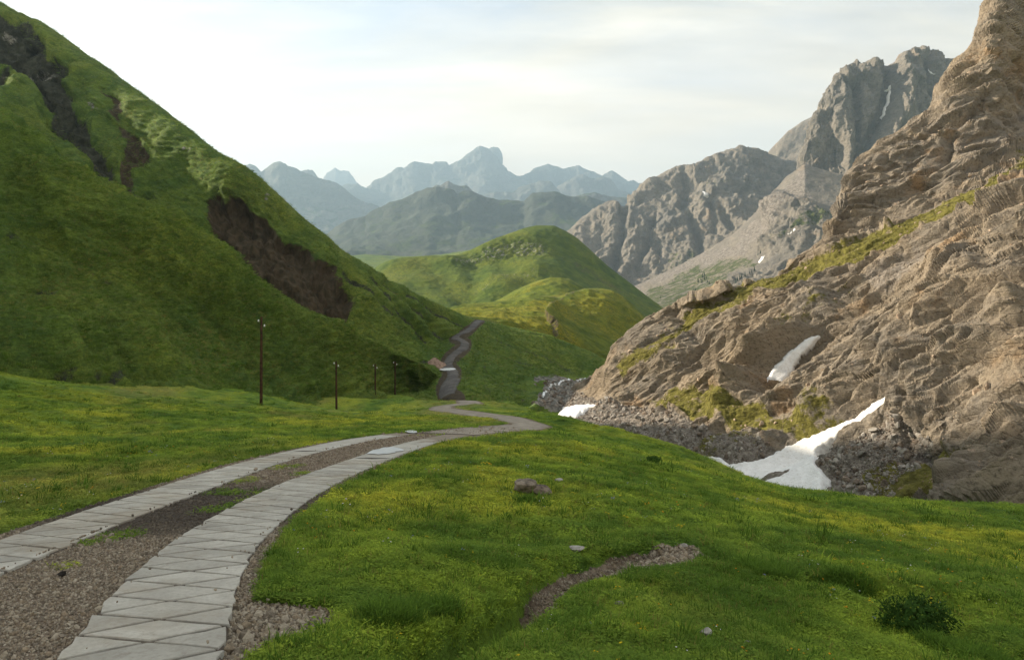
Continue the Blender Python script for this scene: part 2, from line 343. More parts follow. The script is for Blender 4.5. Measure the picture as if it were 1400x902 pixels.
for q in [(357,555,62),(460,560,86),(513,552,103),(540,540,115),(735,583,48),(600,557,80),(650,572,62),(650,548,90),(870,600,50),(930,638,40),(1000,655,36),(1130,676,30),(1260,688,27),(1400,698,25),
          (0,700,10),(0,600,23),(0,540,45),(0,510,58),(200,540,58),(200,525,66),(360,537,76),(550,540,128),(1400,800,9.5),(1400,902,6.2),(1100,800,8.3),(1100,720,14),(1300,740,15),
          (700,700,11),(900,700,12),(700,620,19.5),(850,640,19),(1000,680,19),(800,603,30),(800,580,60),(460,568,80)]:
    x, y, z = P(*q); CTRL.append((x, y, z - plane(x, y)))
for x, y, z in [(12,78,-22),(18,62,-22),(25,55,-21),(8,100,-22),(2,125,-22),(20,45,-14.5),(26,38,-13),(40,40,-15),(9,70,-15.5),(14,52,-13.2),(4,85,-16.2),(-30,25,-3.5),(-42,48,-5),(-40,5,-1),(-20,90,-15),(-8,150,-24),(-20,150,-24),
                (20,15,-6.6),(24,22,-7.4),(15,4,-4.2),(30,0,-6)]:
    CTRL.append((x, y, z - plane(x, y)))
CTRL = np.array(CTRL, float)
def _tps(r2): return 0.5 * r2 * np.log(r2 + 1e-9)
_S = 40.0; _c = CTRL[:, :2] / _S; _n = len(_c)
_A = np.zeros((_n + 3, _n + 3)); _A[:_n, :_n] = _tps(((_c[:, None] - _c[None]) ** 2).sum(-1)) + 2e-4 * np.eye(_n)
_A[:_n, _n] = 1; _A[:_n, _n + 1:] = _c; _A[_n, :_n] = 1; _A[_n + 1:, :_n] = _c.T
_w = np.linalg.solve(_A, np.concatenate([CTRL[:, 2], np.zeros(3)]))
def smooth_ground(x, y):
    x = np.asarray(x, float); y = np.asarray(y, float); r = np.full(x.shape, _w[_n]) + _w[_n + 1] * x / _S + _w[_n + 2] * y / _S
    for k in range(_n): r = r + _w[k] * _tps((x / _S - _c[k, 0]) ** 2 + (y / _S - _c[k, 1]) ** 2)
    z = plane(x, y) + r
    far = np.maximum(sstep(140, 200, y), sstep(48, 90, np.abs(x)))
    z = z * (1 - far) + far * np.where(y < 60, -20.0, -42.0); back = sstep(-12, -60, y)
    return z * (1 - back) + back * -4.0
def hit(px, py, dmax=160):                       # first point of the smooth ground that a pixel's ray meets
    d = np.geomspace(2.5, dmax, 1500); x = (px - CX) * d / FPX; g = smooth_ground(x, d); z = (HZ - py) * d / FPX
    k = np.argmax(z < g); k = len(d) - 1 if not (z < g).any() else k
    if k > 0 and (z < g).any():
        a, b = z[k - 1] - g[k - 1], z[k] - g[k]; t = a / (a - b); dd = d[k - 1] + t * (d[k] - d[k - 1])
    else: dd = d[k]
    return ((px - CX) * dd / FPX, dd)
DAMP = hit(262, 690)
def densify(pts, step):
    pts = np.array(pts, float); s = np.concatenate([[0], np.cumsum(np.hypot(*np.diff(pts, axis=0).T))])
    return pchip(s, pts, np.linspace(0, s[-1], max(2, int(s[-1] / step) + 1))), s[-1]
W_OUT, W_LIN, W_RIN, W_ROUT = [[hit(*p) for p in q] for q in (ROAD_OUT, ROAD_LIN, ROAD_RIN, ROAD_ROUT)]
# the strips run on beside and behind the camera
def centre(a, b):
    A, _ = densify(a, 0.1); B, _ = densify(b, 0.1); out = []
    for p in A[::4]:
        d = np.hypot(*(B - p).T); j = d.argmin()
        if 0 < j < len(B) - 1: out.append((p + B[j]) / 2)
    return out
C_L = centre(W_OUT, W_LIN); C_R = centre(W_RIN, W_ROUT)
def smooth_curve(c, n=5):
    c = np.array(c); k = np.ones(n) / n; p = np.pad(c, ((n // 2, n // 2), (0, 0)), mode='edge')
    return np.stack([np.convolve(p[:, i], k, 'valid') for i in (0, 1)], 1)
C_L = smooth_curve(C_L, 7); C_R = smooth_curve(C_R, 7)
C_L = np.vstack([[C_L[0] + (C_L[0] - C_L[3]) / np.hypot(*(C_L[0] - C_L[3])) * s for s in (4.5, 3, 1.5)], C_L])
C_R = np.vstack([[C_R[0] + (C_R[0] - C_R[3]) / np.hypot(*(C_R[0] - C_R[3])) * s for s in (4.0, 2.6, 1.2)], C_R])
ROAD2 = [hit(*p) for p in [(612,594),(640,589),(668,586.5),(690,585.5),(712,584),(727,581),(708,575.5),(680,570),(645,565),(615,561),(602,558),(606,555),(625,553),(645,552),(640,549),(628,547),(622,543)]]
DITCH = [hit(*p) for p in [(575,905),(610,882),(660,858),(705,832),(738,806),(760,790),(800,772),(850,757),(900,749),(940,748)]]
DITCH2 = [hit(*p) for p in [(985,765),(1050,783),(1110,795),(1170,808),(1230,835),(1290,860),(1340,880),(1400,902)]]
BARE = [[hit(*p) for p in q] for q in ([(300,902),(305,850),(330,815),(400,822),(460,830),(455,860),(390,872),(330,902)], [(742,808),(765,784),(830,757),(905,739),(975,756),(945,770),(860,773),(795,794),(755,818)])]
W_TRACK = [tuple(p) for p in np.vstack([np.array(C_L)[:, :2]])]
def ground_masks(x, y):
    dl, sl, _ = linedist(x, y, C_L); dr, sr, _ = linedist(x, y, C_R)
    mid = (dl + dr) < 2.9
    road = np.maximum.reduce([sstep(0.85, 0.55, dl), sstep(0.72, 0.5, dr), mid * 1.0])
    d2, _, _ = linedist(x, y, ROAD2); road = np.maximum(road, sstep(1.7, 1.2, d2))
    flat = np.maximum.reduce([sstep(2.0, 1.0, dl), sstep(2.0, 0.9, dr), mid * 1.0, sstep(3.2, 1.7, d2)])
    bare = np.zeros(x.shape)
    for b in BARE: bare = np.maximum(bare, polymask(x, y, b, 0.05))
    return road, flat, bare, dl, dr, d2
def ground_z(x, y, detail=True, masks=None):
    z = smooth_ground(x, y)
    if detail:
        road, flat, bare, dl, dr, d2 = masks if masks is not None else ground_masks(x, y)
        p = np.stack([x, y, np.zeros_like(x)], -1)
        hum = 0.12 * fbm(p / 2.6, 3) + 0.05 * fbm(p / 0.7, 2) + 0.35 * fbm(p / 13.0 + 3, 2) * sstep(8, 30, y) + 0.2 * fbm(p / 5.0 + 7, 3) * sstep(14, 40, y)
        z = z + hum * (1 - flat)
        d, s, t = linedist(x, y, DITCH); wv = 0.07 * fbm(p / 0.5 + 31, 2)
        z = z - (0.40 - 0.24 * sstep(0.4, 0.6, t)) * sstep(1.0, 0.9, t) * np.exp(-((d + 0.6 * wv) / 0.20) ** 4) + 0.05 * np.exp(-((d - 0.55) / 0.35) ** 2) * (s > 0) * sstep(0.9, 0.6, t)
        d, s, t = linedist(x, y, DITCH2); z = z - 0.12 * np.exp(-((d + wv) / 0.30) ** 2)
        z = z - 0.05 * bare - 0.012 * np.where((dl + dr) < 2.2, 1, 0) * sstep(0.35, 0.6, np.minimum(dl, dr))
    return z
def make_ground():
    ang = np.concatenate([np.linspace(-180, -50, 30)[:-1], np.linspace(-48, 43, 430), np.linspace(44, 180, 30)[1:]])
    dist = np.concatenate([[0.02, 0.6, 1.4], np.geomspace(2.4, 190, 420), [240, 400, 900, 2500, 6000, 12000]])
    A, D = np.meshgrid(np.radians(ang), dist); x = np.sin(A) * D; y = np.cos(A) * D
    m = ground_masks(x, y); z = ground_z(x, y, True, m)
    far = sstep(200, 400, D); z = z * (1 - far) - 62.0 * far
    road, flat, bare, dl, dr, d2 = m
    d, s, t = linedist(x, y, DITCH); dirt = np.maximum.reduce([road, bare * 0.95, sstep(0.24, 0.12, d) * 0.9 * (t > 0.43)])
    o = terrain('meadow', np.stack([x, y, z], -1), mat_ground(), {'dirt': dirt}, 'grassy meadow falling away from the track into the valley', flip=True)
    return o
make_ground()

# ------------------------------------------------------------------ hills on the left
NONE = lambda G: np.zeros(G.shape[:2])
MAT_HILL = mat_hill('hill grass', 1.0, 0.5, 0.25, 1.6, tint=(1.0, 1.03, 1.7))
def w(k, x, y, z): return (k, (x, y, z))
def front_slope():
    crest = [w(-900,-190,-90,96),w(-600,-178,-20,98),w(-350,-168,50,92),w(-150,-128,118,56),(0,163,130),(50,194,125),(100,227,119),(150,257,113),(200,288,109),(250,319,106),(300,351,104),(336,376,104),(386,403,106),(437,433,110),(489,455,116),(536,480,124),(574,497,131),(604,519,136),(616,530,138)]
    base = [w(-900,-44,-60,-2),w(-600,-44,-20,-2),w(-350,-44,15,-2.5),w(-150,-46,40,-4),(0,508,58),(100,515,61),(200,524,66),(300,532,71),(360,536,76),(460,540,94),(550,541,124),(590,540,133),(616,537,137)]
    mid = [w(-900,-112,-75,36),w(-600,-106,-20,36),w(-350,-100,32,33),w(-150,-88,78,20),(0,348,89),(100,375,88),(200,410,86),(300,446,87),(360,462,89),(460,490,103),(550,514,126),(590,528,134),(616,534,137.5)]
    def off(r, dx, dy, dz): return [(p[0], tuple(np.array(p[1] if isinstance(p[1], tuple) else P(*p)) + (dx, dy, dz))) for p in r]
    rows = [off(crest, -22, 22, -8), off(crest, -6, 8, -0.6), crest, mid, base, off(base, 6, -9, -9)]
    keys = np.concatenate([np.linspace(-900, -60, 40)[:-1], np.linspace(-60, 616, 370)])
    G = loft(rows, 0, 270, [0, 0.2, 0.3, 1.6, 2.7, 2.9], keys); n = face_up(G)
    px, py = proj(G); q = G.copy(); q = q @ np.array([[0.94, -0.34, 0], [0.34, 0.94, 0], [0, 0, 1]]).T
    low = sstep(60, 0, np.abs(py - 520)) * (px > -50)
    disp = 2.6 * fbm(q / np.array([34, 14, 30]), 3) + 0.45 * ridged(q / np.array([16, 6.0, 12]) + 6, 3) + 0.18 * ridged(q / np.array([5, 2.2, 2.0]) + 4, 2)
    terr = np.abs(((G[..., 2] + 0.9 * fbm(G / 7.0, 2)) / 1.15) % 1 - 0.5); disp += 0.85 * (terr - 0.25)
    disp += 0.10 * fbm(G / 0.8, 2)
    fl = np.array(P(360, 536, 76)) - np.array(P(100, 227, 119)); fl /= np.linalg.norm(fl); nb = np.cross(np.array((0.26, -0.36, 0.89)), fl); nb /= np.linalg.norm(nb)
    uu, vv = G @ fl, G @ nb; vv = vv + 1.5 * fbm(G / 14 + 3, 2); disp += 1.25 * ridged(np.stack([uu / 60, vv / 8.5, uu * 0], -1), 2) + 0.5 * ridged(np.stack([uu / 22, vv / 2.9, uu * 0 + 5], -1), 3)
    edge = np.minimum(sstep(616, 560, px) + (px < 0), 1)
    cr = np.abs(np.linspace(0, 2.9, G.shape[0]) - 0.3)[:, None]; disp *= (0.25 + 0.75 * sstep(0, 0.3, cr)) * (0.15 + 0.85 * edge)
    for line, wd, dp in [([(0,400),(60,430),(150,480),(220,520)], 14, 0.9), ([(120,300),(250,390),(340,470),(380,530)], 16, 1.1), ([(230,330),(380,440),(480,520)], 10, 0.6), ([(0,250),(80,290),(200,390),(260,450)], 12, 0.8),
                         ([(420,535),(480,537),(545,541)], 6, 0.5), ([(0,505),(90,512),(200,520),(330,530)], 6, 0.8)]:
        d, s, t = linedist(px, py, line); disp -= dp * np.exp(-(d / wd) ** 2)
    G2 = G + n * disp[..., None]
    dark_tone = np.zeros(px.shape)  # darker oval patches on the slope
    for cxp, cyp, r in [(55,395,26),(85,508,18),(160,517,18),(20,345,14),(135,510,9)]: dark_tone = np.maximum(dark_tone, 0.62 * np.exp(-(((px - cxp) / (r * 1.7)) ** 2 + ((py - cyp) / (r * 0.6)) ** 2)))
    dirt = np.zeros(px.shape)
    for line in ([(30,330),(90,355),(160,400)], [(90,300),(165,345)], [(195,310),(225,330)], [(0,170),(20,182)]):
        d, s, t = linedist(px, py, line); dirt = np.maximum(dirt, 0.42 * np.exp(-(d / 7) ** 2))
    terrain('hillside', G2, MAT_HILL, {'dirt': dirt, 'dark_tone': dark_tone, 'rock': NONE(G)}, 'near grassy hillside rising beside the meadow behind the poles')
    return G2
G_FRONT = front_slope()
def ridge_slope():
    crest = [(-260,-140,262),(-120,-72,254),(0,2,242),(40,22,235),(75,42,229),(100,60,225),(150,95,212),(200,132,198),(250,170,183),(299,207,170),(339,230,165),(379,264,164),(424,304,165),(450,325,166),(469,343,168),(493,357,171),(536,382,178),(587,409,190),(621,425,205),(649,437,221),(660,443,227)]
    rim = [(-260,-60,236),(-120,8,228),(0,70,213),(100,140,196),(200,205,176),(250,240,165),(310,275,155),(380,325,151),(430,365,151),(480,410,153),(540,448,162),(587,465,174),(621,470,187),(649,471,196),(660,470,199)]
    low = [(-260,40,212),(-120,100,190),(0,165,170),(100,235,159),(200,297,149),(250,330,145),(310,368,141),(380,412,138),(430,440,138),(480,470,139),(540,492,143),(587,507,148),(621,512,157),(649,513,163),(660,513,165)]
    bot = [(-260,120,165),(0,245,136),(200,345,124),(310,408,120),(430,480,114),(540,525,135),(621,548,144),(660,550,146)]
    back = [(k, tuple(np.array(P(k, y, d)) + (8, 60, -80))) for k, y, d in crest]; back0 = [(k, tuple(np.array(P(k, y, d)) + (3, 12, -12))) for k, y, d in crest]
    G = loft([back, back0, crest, rim, low, bot], 430, 260, [0, 0.25, 0.4, 1.3, 2.3, 2.7]); n = face_up(G); px, py = proj(G)
    q = G @ np.array([[0.94, -0.34, 0], [0.34, 0.94, 0], [0, 0, 1]]).T
    disp = 2.4 * fbm(q / 26 + 3, 3) + 0.8 * ridged(q / np.array([9, 9, 16]) + 5, 3) + 0.25 * fbm(G / 2.0, 3)
    terr = np.abs(((G[..., 2] + 1.2 * fbm(G / 9.0, 2)) / 1.5) % 1 - 0.5); disp += 0.6 * (terr - 0.25)
    cr = np.abs(np.linspace(0, 2.7, G.shape[0]) - 0.4)[:, None]; disp *= (0.12 + 0.88 * sstep(0, 0.6, cr)) * (0.3 + 0.7 * sstep(660, 600, px))
    fl = np.array(P(480, 440, 150)) - np.array(P(150, 110, 205)); fl /= np.linalg.norm(fl); nb = np.cross(np.array((0.3, -0.4, 0.86)), fl); nb /= np.linalg.norm(nb)
    uu, vv = G @ fl, G @ nb; vv = vv + 2 * fbm(G / 18 + 3, 2); disp += (1.3 * ridged(np.stack([uu / 70, vv / 9, uu * 0], -1), 2) + 0.5 * ridged(np.stack([uu / 25, vv / 3.2, uu * 0 + 5], -1), 3)) * sstep(0.05, 0.5, cr) * (0.08 + 0.92 * sstep(610, 500, px))
    jx = px + 9 * fbm(np.stack([px / 30, py / 30, px * 0], -1), 3); jy = py + 9 * fbm(np.stack([px / 30, py / 30, px * 0 + 9], -1), 3)
    scar = polymask(jx, jy, [(281,270),(300,266),(330,273),(372,303),(420,345),(447,365),(470,400),(492,440),(500,470),(470,470),(430,445),(380,405),(345,380),(312,345),(290,312)], 7)
    rocks = polymask(jx, jy, [(-30,0),(40,28),(62,70),(95,85),(88,118),(102,140),(125,180),(145,205),(155,240),(190,265),(207,292),(180,284),(145,258),(105,208),(62,155),(40,105),(-30,75)], 8); rocks = np.maximum(rocks, polymask(jx, jy, [(-30,85),(10,90),(18,112),(5,122),(-30,120)], 5)); rocks = np.maximum(rocks, polymask(jx, jy, [(182,268),(205,268),(214,290),(195,290)], 4))
    red = np.maximum(polymask(jx, jy, [(165,170),(190,195),(205,215),(200,230),(180,240),(172,270),(165,240),(172,205)], 7), polymask(jx, jy, [(130,110),(165,150),(170,170),(150,150)], 8) * 0.8)
    gul = np.zeros(px.shape)  # darker along the carved gully lines
    for line, wd, dp in [([(530,385),(560,410),(600,450),(625,472)], 6, 2.0), ([(510,375),(545,425),(590,462)], 5, 1.2), ([(560,400),(600,425),(640,448)], 5, 1.0), ([(480,470),(520,488),(560,500),(600,506)], 8, 1.5), ([(470,370),(520,420),(580,480)], 7, 0.8)]:
        d, s, t = linedist(px, py, line); disp -= dp * np.exp(-(d / wd) ** 2); gul = np.maximum(gul, 0.62 * np.exp(-(d / (wd * 0.55)) ** 2))
    bite = ridged(G / np.array([3.5, 3.5, 7]), 4)
    disp -= scar * (3.6 + 0.5 * bite + 1.4 * facet(G / np.array([5, 5, 9]), 5)) - sstep(0.05, 0.5, scar) * (1 - sstep(0.5, 0.95, scar)) * 1.0
    disp += rocks * (-3.0 + 1.1 * ridged(G / np.array([4, 4, 6]) + 11, 4) + 1.8 * facet(G / np.array([5, 5, 7]), 9)) + red * (-1.6 + 0.5 * bite)
    G2 = G + n * disp[..., None]
    rk = np.zeros(px.shape)
    for a, b in [((60,95),10), ((255,203),7), ((45,100),9), ((130,150),8), ((5,45),9), ((365,267),6)]:
        rk = np.maximum(rk, 0.6 * np.exp(-(((px - a[0]) / (b * 1.4)) ** 2 + ((py - a[1]) / b) ** 2)))
    terrain('hillside', G2, MAT_HILL, {'dirt': np.maximum(scar, red), 'dark_tone': np.maximum(rocks * 0.66, gul), 'rock': rk}, 'tall dark ridge slope with eroded earth scars and rocky gully')
    return G2
G_RIDGE = ridge_slope()

# ------------------------------------------------------------------ spur with the far road, terrace, hillock, knoll
ROAD3 = [(622,546),(612,540),(609,532),(612,524),(618,516),(619,508),(613,503),(612,497),(616,489),(624,482),(634,475),(636,469),(630,465),(622,462),(624,459),(636,454),(645,448),(652,441),(658,438)]
def spur():
    r0 = [(470,470,232),(520,458,230),(590,450,222),(650,437,217),(700,447,226),(750,459,229),(800,478,232),(840,497,230),(880,512,226)]
    rb = [(k, y + 26, d + 14) for k, y, d in r0]
    r1 = [(470,512,176),(520,495,176),(590,480,176),(630,467,180),(680,480,186),(740,496,194),(800,508,200),(840,518,200),(880,526,198)]
    r2 = [(470,552,138),(520,535,138),(580,520,138),(620,506,140),(660,510,146),(720,522,155),(760,527,162),(800,531,166),(840,534,165),(880,538,160)]
    r3 = [(470,570,116),(520,556,116),(590,545,112),(620,544,103),(655,546,100),(690,549,104),(730,549,112),(760,548,120),(800,546,124),(880,556,120)]
    r4 = [(k, tuple(np.array(P(k, y, d * 0.94)) + (0, 0, -4))) for k, y, d in r3]
    G = loft([rb, r0, r1, r2, r3, r4], 330, 250, [0, 0.3, 1.3, 2.4, 3.2, 3.5]); n = face_up(G); px, py = proj(G)
    near, _, _ = linedist(px, py, ROAD3); wid = np.interp(py, [437, 460, 510, 550], [6, 10, 15, 18]); road = sstep(wid * 1.9, wid * 0.9, near); rdirt = sstep(wid * 1.15, wid * 0.6, near)
    disp = 1.3 * fbm(G / 17 + 2, 3) + 0.55 * ridged(G / 6 + 5, 3) + 0.16 * fbm(G / 1.6, 3)
    terr = np.abs(((G[..., 2] + 1.0 * fbm(G / 8.0, 2)) / 1.3) % 1 - 0.5); disp += 0.3 * (terr - 0.25)
    dark_tone = np.zeros(px.shape)  # darker along the carved ditches
    for line, wd, dp in [([(640,462),(690,482),(740,500),(800,522)], 6, 1.6), ([(640,480),(680,520),(725,545)], 6, 1.0), ([(650,500),(640,512),(690,545)], 5, 0.9), ([(660,455),(720,480),(800,512)], 6, 0.8), ([(680,545),(715,551)], 5, 0.9), ([(622,503),(640,510),(632,518)], 4, 0.8)]:
        d, s, t = linedist(px, py, line); disp -= dp * np.exp(-(d / wd) ** 2); dark_tone = np.maximum(dark_tone, 0.5 * np.exp(-(d / (wd * 0.35)) ** 2))
    disp = disp * (1 - road); cr = np.abs(np.linspace(0, 3.5, G.shape[0]) - 0.3)[:, None]; disp *= 0.2 + 0.8 * sstep(0, 0.2, cr)
    stream = polymask(px + 26 * fbm(np.stack([py / 9, px / 30, px * 0], -1), 3), py, [(736,520),(760,515),(830,515),(880,530),(880,560),(750,560),(734,540)], 6)
    G2 = G + n * disp[..., None]
    terrain('hillside', G2, MAT_HILL, {'dirt': rdirt * 0.8, 'dark_tone': dark_tone * (1 - road), 'rock': stream * 0.8}, 'grassy spur carrying the far winding part of the road')
    return G2
G_SPUR = spur()
MAT_LIT = mat_hill('pasture', 0.8, 1.0, 0.15, 1.15, tint=(1.28, 1.08, 1.0))  # yellow grass, tinted brighter: part of its sunlight is in this colour
def terrace():
    crest = [(575,428,285),(610,422,290),(640,416,300),(690,411,312),(730,405,325),(760,404,330),(790,397,335),(815,394,338),(835,396,338),(850,403,338),(875,425,336),(900,450,332),(925,474,328),(960,500,325)]
    bk = [(k, y + 40, d + 50) for k, y, d in crest]
    m = [(575,438,245),(645,428,255),(690,426,262),(730,423,266),(752,419,270),(765,430,272),(790,440,276),(815,446,280),(840,460,282),(865,478,282),(900,500,278),(960,520,275)]
    e = [(575,444,220),(650,439,219),(695,447,227),(730,455,231),(758,459,233),(785,466,240),(805,479,244),(825,490,246),(845,499,246),(870,506,244),(960,530,240)]
    s = [(k, y + 60, d - 8) for k, y, d in e]
    G = loft([bk, crest, m, e, s], 330, 160, [0, 0.3, 1.3, 2.2, 2.6]); n = face_up(G); px, py = proj(G)
    disp = 1.2 * fbm(G / 22 + 8, 3) + 0.5 * ridged(G / 8, 3) + 0.15 * fbm(G / 2.5, 2)
    terr = np.abs(((G[..., 2] + 1.0 * fbm(G / 9.0, 2)) / 1.4) % 1 - 0.5); disp += 0.3 * (terr - 0.25)
    d, sd, t = linedist(px, py, [(800,396),(775,405),(750,418),(745,430),(757,440),(762,458)]); disp += 1.0 * np.where(sd > 0, -1, 1) * np.exp(-(d / 11) ** 2)
    cr = np.abs(np.linspace(0, 2.6, G.shape[0]) - 0.3)[:, None]; disp *= 0.2 + 0.8 * sstep(0, 0.25, cr)
    dirt = 0.55 * np.exp(-(d / 3.2) ** 2); dr, _, _ = linedist(px, py, [(700,407),(740,404),(765,405)]); dirt = np.maximum(dirt, 0.45 * np.exp(-(dr / 4) ** 2))
    terrain('hill', G + n * disp[..., None], MAT_LIT, {'dirt': dirt, 'dark_tone': NONE(G), 'rock': NONE(G)}, 'sunlit yellow-green terrace hill beyond the road')
terrace()
def hillock():
    crest = [(600,432,450),(640,424,455),(680,410,462),(705,396,468),(730,386,472),(755,380,475),(775,381,475),(795,391,474),(820,405,470),(850,425,465),(890,450,460)]
    bk = [(k, y + 35, d + 55) for k, y, d in crest]; m = [(k, y + 28, d - 55) for k, y, d in crest]; e = [(k, y + 70, d - 110) for k, y, d in crest]
    G = loft([bk, crest, m, e], 190, 90, [0, 0.4, 1.2, 2]); n = face_up(G)
    cr = np.abs(np.linspace(0, 2, G.shape[0]) - 0.4)[:, None]
    disp = (2.2 * fbm(G / 30 + 1, 3) + 0.6 * ridged(G / 10, 3)) * (0.2 + 0.8 * sstep(0, 0.3, cr))
    terrain('hill', G + n * disp[..., None], MAT_LIT, {'dirt': NONE(G), 'dark_tone': NONE(G), 'rock': NONE(G)}, 'small rounded hillock between terrace and knoll')
hillock()
def knoll():
    crest = [(470,392,700),(505,372,690),(520,361,685),(540,354,680),(560,351,680),(590,349,680),(615,350,682),(640,342,690),(680,325,705),(700,318,712),(715,312,716),(735,308,720),(755,308,720),(768,313,718),(785,323,714),(800,335,710),(830,362,700),(860,385,690),(890,408,680),(920,431,670),(960,465,660)]
    bk = [(k, y + 50, d + 120) for k, y, d in crest]
    m1 = [(470,400,660),(520,380,640),(590,372,635),(640,370,640),(700,355,650),(750,348,655),(800,365,650),(850,395,640),(920,445,620),(960,480,610)]
    m2 = [(470,420,600),(520,405,580),(590,405,570),(640,400,575),(700,390,580),(750,390,585),(800,400,585),(850,425,580),(920,470,570),(960,500,560)]
    e = [(k, y + 60, d - 60) for k, y, d in m2]
    G = loft([bk, crest, m1, m2, e], 350, 170, [0, 0.4, 1.2, 2.1, 2.8]); n = face_up(G); px, py = proj(G)
    cr = np.abs(np.linspace(0, 2.8, G.shape[0]) - 0.4)[:, None]
    disp = 4.5 * fbm(G / 85 + 1, 2) + 0.6 * ridged(G / 22, 3) + 0.4 * fbm(G / 5, 3)
    jy = py + 6 * fbm(np.stack([px / 25, py / 25, px * 0], -1), 3)
    band = polymask(px, jy, [(612,355),(640,348),(690,332),(740,328),(752,345),(745,358),(700,352),(650,362),(620,368)], 7)
    disp += band * (1.6 * ridged(G / np.array([9, 9, 12]), 4) - 0.5)
    for line, wd, dp in [([(640,352),(650,385),(640,410)], 16, 3.5), ([(760,320),(800,360),(880,420)], 18, 3), ([(690,365),(720,385),(660,410)], 14, 2.5), ([(575,352),(600,375),(630,405)], 14, 3.0)]:
        d, s, t = linedist(px, py, line); disp -= dp * np.exp(-(d / wd) ** 2)
    d, s, t = linedist(px, py, [(615,352),(640,374),(700,382),(735,372)]); disp += 2.5 * np.exp(-(d / 12) ** 2)
    disp *= 0.15 + 0.85 * sstep(0, 0.25, cr)
    b2, _, _ = linedist(px, jy, [(650,392),(690,378),(730,376)])
    terrain('hill', G + n * disp[..., None], mat_hill('knoll grass', 0.45, 0.8, 0.3, 1.0), {'dirt': 0.45 * np.exp(-(linedist(px, jy, [(790,360),(830,380),(850,395)])[0] / 10) ** 2), 'dark_tone': NONE(G), 'rock': np.maximum(band * 0.46, 0.40 * np.exp(-(b2 / 8) ** 2))}, 'broad green knoll with grey rock band below its summit')
knoll()

